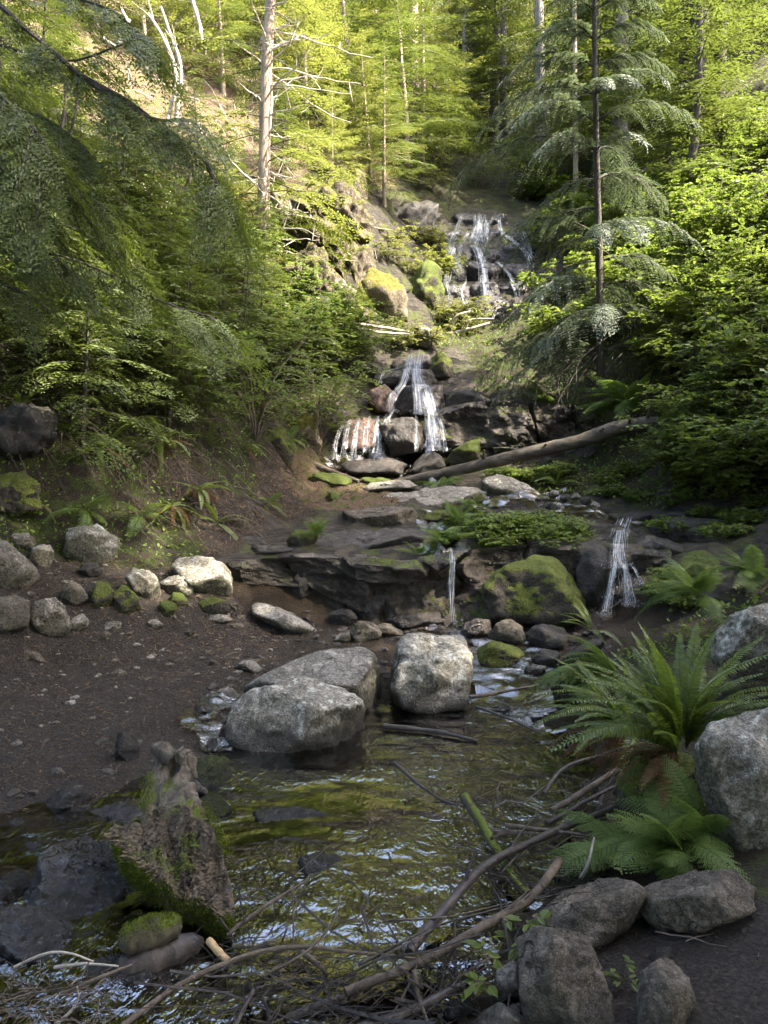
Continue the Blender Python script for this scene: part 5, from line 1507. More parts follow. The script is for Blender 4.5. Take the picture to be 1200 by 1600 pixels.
def bough_path(o, az, L, elev, droop, r, n=9, tip=0.0):
    s = np.linspace(0, 1, n)
    h = L * s * math.cos(elev)
    a = az + r.normal(0, .12) * s
    z = L * s * math.sin(elev) - droop * L * s ** 2 + tip * L * s ** 4
    return o + np.stack([h * np.cos(a), h * np.sin(a), z], -1)

def make_conifer(name, label, cat, height, r0, blen, nb, leafmat, barkmat, seed, crown0=.12, ll=.06, lw=.016, sp=.045, twigs=12, tw=.45, pend=.25, elev=.15, droop=.35, dead=0, lean=(0, 0), tip=.1, group=None, shape=.8):
    r = np.random.default_rng(seed)
    t = thing(name, label, cat, group=group)
    n = 16
    z = np.linspace(-.4, height, n)
    P = np.stack([lean[0] * (np.abs(z) / height) ** 1.5 * height + .02 * height * fbm(np.stack([z * .5, 0 * z, 0 * z + seed], -1), 2, 1) * .4, lean[1] * (np.abs(z) / height) ** 1.5 * height, z], -1)
    g = Geo()
    tube(g, P, np.interp(z, [-.4, .3, height], [r0 * 1.35, r0, r0 * .08]), 10, .5, rough=.09, seed=seed)
    tk = link('trunk', g.mesh('trunk', MAT[barkmat], True), t)
    gl, gw = Geo(), Geo()
    for i in range(nb):
        f = crown0 + (1 - crown0) * ((i + r.uniform(0, .8)) / nb) ** .95
        if f > .995: continue
        zc = f * height
        o = np.array([np.interp(zc, z, P[:, c]) for c in range(3)])
        L = blen * (1.02 - ((f - crown0) / (1 - crown0)) ** 1.1) ** shape * r.uniform(.7, 1.15) + .08 * blen
        az = i * 2.39996 + r.normal(0, .3)
        pts = bough_path(o, az, L, elev + .5 * f * .6 + r.normal(0, .1), droop * r.uniform(.7, 1.2), r, tip=tip)
        bough(gl, gw, pts, r, ll, lw, sp, max(4, int(twigs * (L / blen) ** .6)), tw, pend, rad=max(.006, r0 * .11), tbase=r.uniform(-.2, .2))
    for i in range(dead):
        zc = r.uniform(.03, crown0 + .25) * height
        o = np.array([np.interp(zc, z, P[:, c]) for c in range(3)])
        L = blen * r.uniform(.3, .8)
        pts = bough_path(o, r.uniform(0, 6.28), L, r.normal(.05, .25), .3, r, tip=.15)
        tube(gw, pts, max(.007, r0 * .09) * np.linspace(1, .3, len(pts)), 4, 1., cap=False)
    link('branches', gw.mesh('branches', MAT['dead'] if dead else MAT[barkmat]), tk)
    link('crown', gl.mesh('crown', ML[leafmat]), t)
    return t

def make_shrub(name, label, cat, h, spread, leafmat, seed, stems=12, twigs=7, leaves=9, ls=.06, tri=False, group=None, layer=True):
    r = np.random.default_rng(seed)
    t = thing(name, label, cat, group=group)
    gl, gw = Geo(), Geo()
    for i in range(stems):
        az = i * 2.39996 + r.normal(0, .3)
        out = spread * r.uniform(.25, 1)
        hh = h * r.uniform(.55, 1.05) * (1.1 - .35 * out / spread)
        s = np.linspace(0, 1, 7)
        P = np.stack([out * s ** 1.4 * math.cos(az), out * s ** 1.4 * math.sin(az), hh * (s * 1.25 - .25 * s ** 3)], -1)
        P += r.normal(0, .02, P.shape) * h * s[:, None]
        tube(gw, P, .008 * h ** .5 * np.linspace(1, .25, 7), 4, .4, cap=False)
        for k in range(twigs):
            q = r.uniform(.3, 1)
            p0 = np.array([np.interp(q, s, P[:, c]) for c in range(3)])
            a2 = az + r.normal(0, 1.1)
            l = spread * r.uniform(.2, .5)
            d = norm(np.array([math.cos(a2), math.sin(a2), r.normal(.12, .2)]))
            m = max(3, int(leaves * r.uniform(.7, 1.2)))
            u = np.linspace(.1, 1, m)
            c = p0 + d * (u * l)[:, None] - UP * (.25 * l * u ** 2)[:, None]
            tube(gw, np.array([p0, c[m // 2], c[-1]]), [.004, .003, .0015], 3, .4, cap=False)
            sv = norm(np.cross(UP, d))
            sd = np.where(np.arange(m) % 2 == 0, 1, -1)[:, None]
            ld = norm(d * .5 + sv * sd * .85 + r.normal(0, .2, (m, 3)) - UP * .12)
            nn = UP + r.normal(0, .32, (m, 3))
            sz = ls * r.uniform(.6, 1.25, m)
            tt = np.clip(r.normal(.5, .22, m), 0, 1)
            if tri:
                for a3 in (-.95, 0, .95):
                    y3 = norm(np.cross(nn, ld))
                    stamp(gl, LEAF_V, LEAF_F, c + ld * (sz * .5)[:, None], ld * math.cos(a3) + y3 * math.sin(a3), nn, sz * (1 if a3 == 0 else .8), tt, wid=sz * 1.15)
            else:
                stamp(gl, LEAF_V, LEAF_F, c, ld, nn, sz, tt, wid=sz)
    link('stems', gw.mesh('stems', MAT['stick2']), t)
    link('leaves', gl.mesh('leaves', ML[leafmat]), t)
    return t

# prototypes are moved to their first place, then copied
def scatter(proto, spots, seed, labels, group, smin=.8, smax=1.25, tilt=.06):
    r = np.random.default_rng(seed)
    first = True
    for i, p in enumerate(spots):
        sc = r.uniform(smin, smax) * (p[3] if len(p) > 3 else 1)
        rz = r.uniform(0, 6.28)
        lb = labels[i] if isinstance(labels, list) else labels
        tl = (r.normal(0, tilt), r.normal(0, tilt))
        if first:
            proto.location = p[:3]; proto.rotation_euler = (*tl, rz); proto.scale = (sc,) * 3
            proto['label'] = lb
            if group: proto['group'] = group
            first = False
        else:
            dup(proto, lb, p[:3], rz, sc, group, tl)

ORD = ['second', 'third', 'fourth', 'fifth', 'sixth', 'seventh', 'eighth', 'ninth', 'tenth', 'eleventh', 'twelfth', 'thirteenth', 'fourteenth', 'fifteenth']
def place_labels(spots, desc, marks):
    """a label for each spot: what it is, the landmark it grows by, its place in that clump counted from the left"""
    px = [proj(p[:3]) for p in spots]
    near = [min(range(len(marks)), key=lambda m: (marks[m][0] - a) ** 2 + (marks[m][1] - b) ** 2) for a, b in px]
    out = [''] * len(spots)
    for m in range(len(marks)):
        idx = sorted([i for i in range(len(spots)) if near[i] == m], key=lambda i: px[i][0])
        for k, i in enumerate(idx):
            w = 'alone' if len(idx) == 1 else 'leftmost there' if k == 0 else 'rightmost there' if k == len(idx) - 1 else (ORD[k - 1] if k <= 15 else 'late') + ' from the left'
            out[i] = '%s %s, %s' % (desc, marks[m][2], w)
    return out

def img_spots(boxes, seed):
    """places on the ground seen through patches of the photograph"""
    r = np.random.default_rng(seed)
    out = []
    for (x0, x1, y0, y1, n) in boxes:
        for i in range(n):
            p = hit(r.uniform(x0, x1), r.uniform(y0, y1))
            out.append((p[0], p[1], ground_at(p[0], p[1]) - .03))
    return out

# ---- leafy bank on the right: salmonberry-like shrubs and ferns
sh = [make_shrub('leafy_shrub', '', 'shrub', 1.1, .75, 'shrub', 30 + i, stems=13, twigs=8, leaves=8, ls=.075, tri=(i != 1)) for i in range(3)]
gR = 'shrubs of the thicket on the sunny bank'
lab = 'bright green leafy shrub in the dense thicket on the bank beyond the fern'
sp1 = img_spots([(1040,1220,640,780,12),(1030,1220,520,640,14),(980,1220,400,520,18),(940,1220,300,400,14),(1060,1220,230,300,6)], 41)
LB = place_labels(sp1, 'leafy green shrub', [(1060,720,'by the end of the fallen log'),(1180,720,'low at the picture edge'),(1050,600,'above the log end'),(1180,600,'above the pale edge boulder'),(1010,470,'right of the cedar trunk'),(1110,470,'high on the leafy bank'),(1200,470,'high at the picture edge'),(980,350,'behind the cedar boughs'),(1100,330,'under the dark broad trunk'),(1190,300,'topmost near the picture edge')])
for q in range(3): scatter(sh[q], sp1[q::3], q + 1, LB[q::3], gR)
s2 = make_shrub('leafy_shrub', '', 'shrub', .8, .6, 'shrub', 36, stems=11, twigs=8, leaves=8, ls=.07, tri=True)
sp2 = img_spots([(850,1000,420,540,10),(840,960,330,430,10),(780,880,240,330,8)], 42)
scatter(s2, sp2, 4, place_labels(sp2, 'low green shrub', [(880,500,'behind the cedar foot'),(960,500,'right of the cedar foot'),(880,380,'right of the upper waterfall'),(950,380,'behind the cedar trunk'),(820,290,'above the upper waterfall'),(870,270,'under the left grey trunk')]), 'shrubs behind the cedar sapling', .7, 1.3)
s3 = make_shrub('leafy_shrub', '', 'shrub', 1.0, .8, 'hemlock', 37, stems=12, twigs=9, leaves=10, ls=.06)
sp3 = img_spots([(640,760,180,310,10),(440,640,120,230,8),(560,700,60,160,8)], 43)
scatter(s3, sp3, 5, place_labels(sp3, 'yellow-green shrub', [(700,280,'at the head of the upper waterfall'),(690,200,'below the bright far trunk'),(600,200,'above the cliff crest'),(500,180,'right of the sunlit trunk'),(640,90,'high under the bright far trunk')]), 'shrubs above the waterfalls', .9, 1.6)

s4 = make_shrub('leafy_shrub', '', 'shrub', .7, .6, 'shrub', 38, stems=12, twigs=8, leaves=8, ls=.07, tri=True)
sp4 = img_spots([(1000,1200,690,790,9)], 45)
scatter(s4, sp4, 14, place_labels(sp4, 'low bright shrub', [(1050,740,'at the foot of the leafy bank'),(1160,740,'at the bank foot by the picture edge')]), 'low shrubs at the bank foot', .8, 1.2)
rs = np.random.default_rng(46)
for i in range(12):       # the bank goes on beside the trail, just out of the picture
    x, y = rs.uniform(2.9, 5.5), rs.uniform(2.6, 8.0)
    if x < .56 * y + .3: x = .56 * y + rs.uniform(.4, 1.6)
    dup(s4, 'leafy shrub beside the trail, just outside the picture edge', (x, y, ground_at(x, y) - .05), rs.uniform(0, 6), rs.uniform(.8, 1.3), 'shrubs beside the trail')

# ---- bush over the left bank beside the middle falls
for i, (px, py, yy, h, sp_, lb) in enumerate([(400,690,9.9,1.7,1.3,'spreading bush with dark twiggy stems, largest one on the shady bank'),(500,640,11.4,1.5,1.0,'sunlit bush leaning toward the middle waterfall'),(300,640,9.0,1.4,1.1,'shaded bush above the sword ferns'),(440,590,11.6,1.4,1.1,'bush catching sun below the sunlit trunk'),(545,560,12.7,.9,.8,'small sunlit bush over the lip of the middle waterfall'),(340,560,10.6,1.3,1.1,'bush in half shade behind the spreading bush'),(230,600,9.0,1.0,.9,'thin bush in shade over the mossy slope')]):
    b = make_shrub('bank_bush', lb, 'bush', h, sp_, 'maple', 50 + i, stems=12, twigs=12, leaves=12, ls=.068)
    p = W(px, py, yy)
    b.location = (p[0], p[1], ground_at(p[0], p[1]) - .05)
# greenery on the rock island
isl = make_shrub('island_plant', '', 'plant', .26, .26, 'ground', 70, stems=12, twigs=5, leaves=6, ls=.04, tri=True)
spi = img_spots([(740,900,822,862,22),(690,740,800,850,5),(760,880,740,760,8),(940,1010,740,790,6),(1030,1200,770,850,14),(1000,1100,900,960,5)], 44)
scatter(isl, spi, 6, place_labels(spi, 'small leafy plant', [(770,840,'above the thin trickle'),(870,840,'on top of the mossy boulder'),(715,820,'at the upstream fern tuft'),(820,750,'behind the log boulder'),(975,765,'beyond the gravel bar'),(1080,810,'on the rock shelf under the leafy bank'),(1170,820,'on the shelf at the picture edge'),(1050,930,'on the bank right of the small waterfall')]), 'small plants along the stream', .6, 1.1)
nt = make_shrub('broadleaf_sprig', 'sprig of broad green leaves between the stick jam and the grey stones', 'plant', .13, .10, 'shrub', 71, stems=4, twigs=2, leaves=3, ls=.06)
nt.location = G(800, 1480, .05)
dup(nt, 'lower sprig of broad leaves beside the lichen-crusted stone', G(770, 1545, .05), 2.0, .9)
dup(nt, 'tiny leafy sprig in the gap right of the big blunt stone', G(975, 1540, .12), 1.0, .5)

# ---- the young cedar on the right, drooping blue-green sprays
ct = thing('cedar_sapling', 'slender blue-green cedar with drooping sprays beside the upper waterfall', 'tree', W(938, 560, 12.0))
cb = np.array(ct.location)
TP = spline([W(a, b, 12.0) for a, b in [(939,600),(938,560),(936,400),(931,200),(928,0),(925,-220)]], 24)
g = Geo(); tube(g, TP - cb, np.linspace(.070, .028, 24), 10, .5, rough=.1, seed=3)
link('trunk', g.mesh('trunk', MAT['bark'], True), ct)
r = np.random.default_rng(77)
gw = Geo(); gl = Geo()
specs = [(560,-1,1.5,.3),(540,1,1.0,.2),(520,-1,1.9,.0),(500,-1,1.2,-.2),(480,1,1.2,.0),(440,-1,1.5,.1),(430,1,1.3,.1),(400,-1,1.3,-.3),(385,1,1.5,.15),(350,-1,1.9,.25),(330,-1,1.3,-.2),(300,1,1.6,.3),(290,-1,1.1,-.3),(255,-1,2.3,.25),(250,1,1.6,.3),(235,0,1.0,.2),(200,-1,1.6,.2),(190,1,1.5,.2),(165,-1,1.9,.3),(150,1,1.2,.3),(120,-1,1.5,.3),(110,1,1.2,.3),(80,-1,1.2,.4),(70,1,1.2,.4),(40,-1,1.2,.4),(20,1,1.1,.4),(-10,-1,1.1,.4),(-30,1,1.0,.4),(360,0,1.2,.1),(470,0,1.1,.0),(130,0,.9,.2)]
specs = specs + [(a + 17, b, c * .85, d - .05) for a, b, c, d in specs[::2]]
for (py, sd, L, el) in specs:
    o = np.array([np.interp(py, [-220, 600], [TP[-1][c], TP[0][c]]) for c in range(3)]) - cb
    i = int(np.argmin(np.abs([proj(q)[1] - py for q in TP]))); o = TP[i] - cb
    az = (math.pi if sd < 0 else 0) + r.normal(0, .45) if sd else -math.pi / 2 + r.normal(0, .3)
    pts = bough_path(o, az, L * 1.12, el + .28, .6, r, 10, tip=-.08)
    bough(gl, gw, pts, r, ll=.085, lw=.024, sp=.025, twigs=22, tw=.38, pend=.7, rad=.016, flat=.25, twood=True, ang=48)
link('branches', gw.mesh('branches', MAT['bark']), ct)
link('crown', gl.mesh('crown', ML['cedar']), ct)
# bare drooping roots and twigs at its foot
for i in range(9):
    x = r.uniform(850, 990); y0 = r.uniform(520, 580)
    stick('bare hanging twig under the cedar sapling', [(x, y0, 11.6), (x - r.uniform(10, 50), y0 + 40, 11.5), (x - r.uniform(20, 60), y0 + r.uniform(60, 110), 11.4)], 1.4, 'stick', 'hanging_twig', wmode='y', cat='twig', group='bare twigs hanging under the cedar sapling')
hang = sorted([o for o in STICKS if o.name.startswith('hanging_twig')], key=lambda o: proj(np.array(o.location))[0])
for i, o in enumerate(hang): o['label'] = 'bare twig hanging under the cedar sapling, %s from the left' % ['first', 'second', 'third', 'fourth', 'fifth', 'sixth', 'seventh', 'eighth', 'ninth'][i]

# ---- the sunlit trunk on the left with dead limbs
lt = thing('sunlit_tree', 'tall conifer with pale sunlit trunk and dead white limbs above the cliff', 'tree', W(406, 435, 13.8))
cb = np.array(lt.location)
TP = spline([W(a, b, 13.8) for a, b in [(405,445),(409,400),(411,330),(414,220),(418,100),(424,-60),(430,-260)]], 30)
g = Geo(); tube(g, TP - cb, np.interp(np.linspace(0, 1, 30), [0, .08, .3, 1], [.20, .145, .125, .09]), 14, .5, rough=.18, seed=9)
link('trunk', g.mesh('trunk', MAT['pale_bark'], True), lt)
gw = Geo(); gl = Geo(); gd = Geo()
for i in range(40):
    py = r.uniform(30, 410); k = int(np.argmin(np.abs([proj(q)[1] - py for q in TP])))
    pts = bough_path(TP[k] - cb, r.normal(-.2, .9) if r.random() < .75 else r.uniform(0, 6.28), r.uniform(.5, 2.0), r.normal(0, .25), .25, r, 10, tip=.15)
    pts += np.cumsum(r.normal(0, .018, pts.shape), 0)
    tube(gd, pts, .018 * np.linspace(1, .3, 10), 5, .9, cap=False)
    for q in range(3):
        m = int(r.integers(3, 9)); d = norm(r.normal(0, 1, 3)) * r.uniform(.15, .5)
        tube(gd, np.array([pts[m], pts[m] + d * .6 + r.normal(0, .02, 3), pts[m] + d]), [.008, .006, .002], 3, .9, cap=False)
for i in range(46):
    py = r.uniform(-200, 400); k = int(np.argmin(np.abs([proj(q)[1] - py for q in TP])))
    pts = bough_path(TP[k] - cb, r.uniform(-1.2, 1.2) if r.random() < .65 else r.uniform(2, 4.4), r.uniform(.9, 2.2), r.normal(.15, .15), .35, r, 9, tip=.1)
    bough(gl, gw, pts, r, ll=.12, lw=.042, sp=.055, twigs=11, tw=.40, pend=.25, rad=.012, start=.3)
link('dead_limbs', gd.mesh('dead_limbs', MAT['dead']), lt)
link('branches', gw.mesh('branches', MAT['bark']), lt)
link('crown', gl.mesh('crown', ML['gold']), lt)

# ---- the shady hemlock overhanging from the left
hm = thing('shade_hemlock', 'dark hemlock overhanging from the picture edge with long sweeping boughs', 'tree', (-5.6, 7.2, ground_at(-5.6, 7.2) - .1))
cb = np.array(hm.location)
g = Geo(); TP = np.stack([np.full(14, -5.6), np.full(14, 7.2), np.linspace(cb[2] - .3, 13, 14)], -1)
tube(g, TP - cb, np.linspace(.24, .10, 14), 12, .5, rough=.1, seed=5)
link('trunk', g.mesh('trunk', MAT['bark'], True), hm)
gw = Geo(); gl = Geo()
limbs = [[(-60,-10,6.6),(40,45,6.4),(130,122,6.2),(200,165,6.0),(245,187,5.9),(298,188,5.8)], [(130,122,6.2),(200,160,6.1),(255,200,6.0),(320,250,5.9)], [(-60,60,6.8),(30,80,6.6),(110,95,6.4),(190,70,6.2)],
         [(-80,150,6.8),(0,165,6.6),(80,190,6.4),(150,250,6.3)], [(-80,230,7.0),(0,240,6.8),(90,275,6.6),(170,330,6.5)], [(-80,300,7.0),(20,320,6.9),(130,365,6.8),(240,430,6.7)], [(-80,380,7.2),(30,385,7.0),(140,415,6.9),(250,470,6.8),(330,495,6.7)],
         [(-60,0,6.4),(60,-10,6.2),(160,10,6.0),(230,60,5.9)], [(-80,430,7.0),(20,450,6.9),(100,500,6.8)], [(320,250,5.9),(345,300,5.85),(365,345,5.8)], [(-80,100,5.6),(0,150,5.5),(60,210,5.4),(90,280,5.3)], [(-80,200,5.4),(0,260,5.3),(60,330,5.2)],[(-60,330,6.0),(40,370,5.9),(120,430,5.8)]]
for li, lm in enumerate(limbs):
    pp = [W(*q) for q in lm]
    if lm[0][0] < 0: pp = [np.array([-5.6, 7.2, pp[0][2] + .3])] + pp
    S = spline(pp, 22)
    L = np.linalg.norm(np.diff(S, axis=0), axis=1).sum()
    tube(gw, S - cb, np.linspace(.026, .008, 22) * (1.15 if li < 2 else .8), 6, .3, cap=False, rough=.1)
    if li >= 13: continue
    nsub = int(8 + L * 5)
    for q in range(nsub):
        k = int(r.integers(3, 22))
        t0 = norm(S[min(21, k + 1)] - S[k - 1])
        sv = norm(np.cross(UP, t0))
        d = norm(t0 * .7 + sv * (1 if q % 2 else -1) * r.uniform(.3, .9) - UP * r.uniform(.05, .5))
        l = r.uniform(.3, .8)
        s_ = np.linspace(0, 1, 7)
        pts = S[k] + d * (l * s_)[:, None] - UP * (.25 * l * s_ ** 2)[:, None]
        bough(gl, gw, pts - cb, r, ll=.060, lw=.022, sp=.026, twigs=10, tw=.40, pend=.3, rad=.005, flat=.2, start=.1)
link('branches', gw.mesh('branches', MAT['bark']), hm)
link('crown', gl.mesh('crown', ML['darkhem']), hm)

# ---- small conifers on the shady left bank and on the sunny slope
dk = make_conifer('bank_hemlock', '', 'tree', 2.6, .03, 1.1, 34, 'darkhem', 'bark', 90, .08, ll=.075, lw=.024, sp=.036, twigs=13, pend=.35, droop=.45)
scatter(dk, [(*W(a, b, c)[:2], ground_at(*W(a, b, c)[:2]) - .05, s) for a, b, c, s in [(60,480,9.2,1.0),(190,430,10.4,1.1),(-40,560,7.8,.9),(130,560,8.9,.8),(290,450,11.0,.8),(30,330,10.4,1.2),(350,470,11.8,.8),(-100,420,8.6,1.2),(110,400,10.2,1.2),(240,500,9.9,.8),(20,420,9.4,1.1),(170,360,11.4,.9),(60,280,12,1.2)]], 7,
        ['shaded hemlock sapling on the mossy slope, picture edge', 'shaded hemlock sapling high on the mossy slope', 'hemlock sapling over the dark overhung boulder', 'small hemlock sapling above the sword ferns', 'hemlock sapling near the bank bushes', 'tall hemlock sapling under the sweeping boughs', 'hemlock sapling left of the sunlit trunk', 'hemlock sapling outermost at the picture edge', 'broad hemlock sapling in the middle of the shady slope', 'low hemlock sapling behind the half-shaded bush', 'hemlock sapling under the lowest sweeping bough', 'hemlock sapling where shade meets the sunny slope', 'upper hemlock sapling under the dark slender stems'], 'hemlock saplings on the shady bank', .9, 1.1)
spd = [p for p in img_spots([(0,180,280,420,7),(180,400,300,440,7),(0,200,420,600,9),(200,420,440,600,9),(60,300,600,700,6),(300,480,180,330,5),(0,140,120,260,4)], 61)]
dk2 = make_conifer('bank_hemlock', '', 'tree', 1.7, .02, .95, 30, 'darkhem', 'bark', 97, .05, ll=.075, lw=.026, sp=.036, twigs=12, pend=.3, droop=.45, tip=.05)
LB = place_labels(spd, 'low drooping hemlock seedling', [(90,350,'under the sweeping boughs'),(290,370,'left of the sunlit trunk'),(100,510,'on the shady slope by the picture edge'),(310,520,'among the bank bushes'),(180,650,'above the sword ferns'),(390,250,'on the sunny slope by the trunk'),(70,190,'behind the top sweeping bough')])
scatter(dk2, spd, 21, LB, 'hemlock seedlings on the left bank', .8, 1.25, .12)
spb = img_spots([(60,300,500,640,8),(300,520,470,640,10),(150,420,380,480,6),(430,560,520,600,5)], 62)
bb = make_shrub('bank_bush', '', 'bush', .95, .8, 'maple', 63, stems=12, twigs=11, leaves=11, ls=.066)
scatter(bb, spb, 22, place_labels(spb, 'fresh green bank bush', [(150,560,'on the dark slope'),(290,560,'in half shade'),(400,560,'around the spreading bush'),(480,560,'near the middle waterfall'),(280,430,'below the dark leaning stem'),(540,560,'over the lip of the middle waterfall')]), 'bushes of the left bank', .8, 1.3, .1)
spm = img_spots([(600,690,380,470,8),(440,560,290,330,5),(690,740,500,540,5),(600,690,520,545,5)], 64)
mp = make_shrub('cliff_plant', '', 'plant', .45, .5, 'gold', 65, stems=12, twigs=7, leaves=8, ls=.06)
scatter(mp, spm, 23, place_labels(spm, 'small sunlit plant', [(640,430,'beside the upper waterfall'),(580,470,'around the golden-mossed rock'),(520,330,'on the cliff crest'),(480,440,'on the cliff face'),(715,520,'at the foot of the upper waterfall'),(640,530,'above the middle waterfall')]), 'small plants of the cliff', .8, 1.4, .2)
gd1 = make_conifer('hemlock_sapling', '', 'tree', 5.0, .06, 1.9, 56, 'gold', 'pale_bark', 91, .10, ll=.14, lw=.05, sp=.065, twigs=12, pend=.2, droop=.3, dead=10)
gd2 = make_conifer('hemlock_sapling', '', 'tree', 7.0, .09, 2.4, 64, 'hemlock', 'pale_bark', 92, .12, ll=.16, lw=.055, sp=.075, twigs=13, pend=.25, droop=.4, dead=12)
lab = 'sunlit yellow-green hemlock sapling on the slope above the cliff'
gS = 'sunlit hemlock saplings above the cliff'
A = [(480,250,19.5,1),(560,240,21,1),(600,200,25,1.1),(660,290,23,1),(520,160,25,1.1),(440,120,23,1),(680,230,28,1.1),(350,160,19.5,.8),(300,60,21,.9),(600,330,18.6,.6),(230,90,19,.8),(150,60,19.5,1),(520,300,17.6,.5),(640,300,21,.9),(330,60,22,.9),(120,30,19.5,.8),(580,290,19,.8),(400,120,23,1)]
A = [(*W(a, b, c)[:2], ground_at(*W(a, b, c)[:2]) - .1, s) for a, b, c, s in A]
LB = place_labels(A, 'sunlit yellow-green hemlock sapling', [(480,250,'right of the sunlit trunk'),(580,260,'above the cliff crest'),(660,290,'at the head of the upper waterfall'),(520,150,'high above the cliff'),(300,100,'by the bleached limbs'),(170,70,'under the top sweeping bough')])
scatter(gd1, A[0::2], 8, LB[0::2], gS, .9, 1.15); scatter(gd2, A[1::2], 9, LB[1::2], gS, .8, 1.05)
# ---- tall forest behind, filling the hillside
f1 = make_conifer('forest_tree', '', 'tree', 17, .22, 3.4, 100, 'hemlock', 'grey_bark', 93, .10, ll=.28, lw=.10, sp=.15, twigs=10, pend=.25, droop=.4, dead=8)
f2 = make_conifer('forest_tree', '', 'tree', 21, .30, 3.6, 110, 'gold', 'grey_bark', 94, .14, ll=.30, lw=.11, sp=.16, twigs=10, pend=.3, droop=.45, dead=10)
f3 = make_conifer('forest_tree', '', 'tree', 12, .15, 2.8, 80, 'hemlock', 'bark', 95, .05, ll=.24, lw=.085, sp=.12, twigs=11, pend=.2, droop=.35)
rr = np.random.default_rng(5)
def forest(boxes):
    out = []
    for (x0, x1, y0, y1, n) in boxes:
        for i in range(n):
            y = rr.uniform(y0, y1); x = rr.uniform(x0, x1) * y
            out.append((x, y, ground_at(x, y) - .2))
    return out
MK = [(300,100,'behind the bleached limbs'),(480,100,'behind the sunlit trunk'),(640,120,'around the bright far trunk'),(800,150,'behind the left grey trunk'),(960,150,'behind the cedar tip'),(1100,150,'behind the dark broad trunk'),(100,100,'behind the sweeping boughs'),(1250,150,'at the picture edge above the thicket')]
q = forest([(-.60,.60,30,44,10),(.1,.65,24,34,6)])
scatter(f1, q, 10, place_labels(q, 'tall green forest conifer', MK), 'forest on the hillside', .55, .8, .02)
q = forest([(-.60,.25,32,50,10),(-.6,-.1,24,32,5)])
scatter(f2, q, 11, place_labels(q, 'tall yellow-green forest conifer', MK), 'sunlit forest on the hillside', .5, .72, .02)
q = forest([(-.15,.62,22,36,12),(.2,.65,17,24,6),(-.6,.6,44,60,16)])
scatter(f3, q, 12, place_labels(q, 'short bushy conifer', MK), 'bushy conifers on the hillside', .7, 1.05, .02)
# single trunks that can be told apart
for (x0, y0, x1, y1, Y, wpx, m, lb) in [(846,330,842,-60,27,15,'grey_bark','grey trunk at the top, left of the cedar tip'),(966,330,972,-60,23,25,'grey_bark','broad grey trunk behind the cedar tip'),(1082,300,1096,-60,19,30,'bark','dark broad trunk in the shade of the leafy bank'),(644,330,646,-60,25,18,'pale_bark','bright trunk among the sunlit foliage above the falls'),(900,330,897,-60,22,7,'pale_bark','thin pale trunk left of the broad grey trunk'),(1112,300,1135,-60,20,20,'bark','dark trunk right of the dark broad trunk'),(785,330,787,-60,30,11,'bark','slim dark trunk in the middle of the far forest')]:
    p0 = W(x0, y0, Y); gz = ground_at(p0[0], p0[1])
    t = thing('tall_conifer', lb, 'tree', (p0[0], p0[1], gz - .3))
    top = W(x1, y1, Y); top = top + (top - p0) * .5
    P = spline([np.array([p0[0], p0[1], gz - .3]), p0 * .5 + W(x1, y1, Y) * .5, top], 20)
    g = Geo(); tube(g, P - np.array(t.location), wpx / F * Y * .5 * np.linspace(1.25, .7, 20), 12, .5, rough=.1, seed=int(x0))
    tk = link('trunk', g.mesh('trunk', MAT[m], True), t)
    gl = Geo(); gw = Geo()
    for i in range(26):
        k = int(rr.integers(5, 20))
        bough(gl, gw, bough_path(P[k] - np.array(t.location), rr.uniform(0, 6.28), rr.uniform(1.2, 2.6), .1, .4, rr), rr, ll=.22, lw=.075, sp=.11, twigs=10, tw=.4, pend=.3, rad=.015)
    link('branches', gw.mesh('branches', MAT[m]), tk)['kind'] = 'stuff'
    link('crown', gl.mesh('crown', ML['hemlock']), t)
# pale dead limbs on the sunlit slope
for i, (pts, lb) in enumerate([([(262,190,15.5),(275,120,15.6),(255,60,15.8),(230,20,16)],'bleached curving limb standing on the sunlit slope'),([(275,185,15.5),(282,110,15.4),(268,60,15.4),(250,10,15.4)],'second bleached limb curving beside the first'),([(185,70,15),(200,40,15),(190,15,15)],'short bleached fork at the top of the sunlit slope'),([(160,60,15),(185,72,15),(202,30,15)],'bleached looped limb near the sweeping boughs'),([(300,0,18),(312,40,18),(315,62,18)],'straight bleached limb leaning at the top'),([(268,356,12.4),(285,310,12.3),(312,232,12.2)],'dark leaning stem below the sweeping boughs'),([(92,252,9),(110,210,9),(126,130,9)],'dark slender stem under the sweeping boughs'),([(88,250,9.1),(98,190,9.1),(104,125,9.1)],'second dark slender stem close to the first')]):
    stick(lb, pts, 7 if i < 5 else 9 if i == 5 else 6, 'dead' if i < 5 else 'bark', 'bare_limb', wmode='y', cat='branch', twigs=5 if i < 5 else 2)
rr2 = np.random.default_rng(19)
g = Geo()
for i in range(420):      # roots and dead stalks over the bare part of the bank
    px, py = rr2.uniform(180, 500), rr2.uniform(600, 840)
    p = hit(px, py); p = p + np.array([0, -.03, .03])
    d = norm(np.array([rr2.normal(.45, .6), -.25, rr2.normal(-.5, .4)])); l = rr2.uniform(.12, .6)
    q = np.array([p + d * l * e - UP * .15 * l * e * e for e in np.linspace(0, 1, 5)]) + rr2.normal(0, .012, (5, 3))
    tube(g, q, rr2.uniform(.002, .007) * np.linspace(1, .3, 5), 4, rr2.uniform(0, 1), cap=False)
tag(link('bank_roots', g.mesh('bank_roots', MAT['stick2'])), 'roots and dead stalks on the bare earth of the shady bank', 'roots', kind='stuff')
g = Geo()
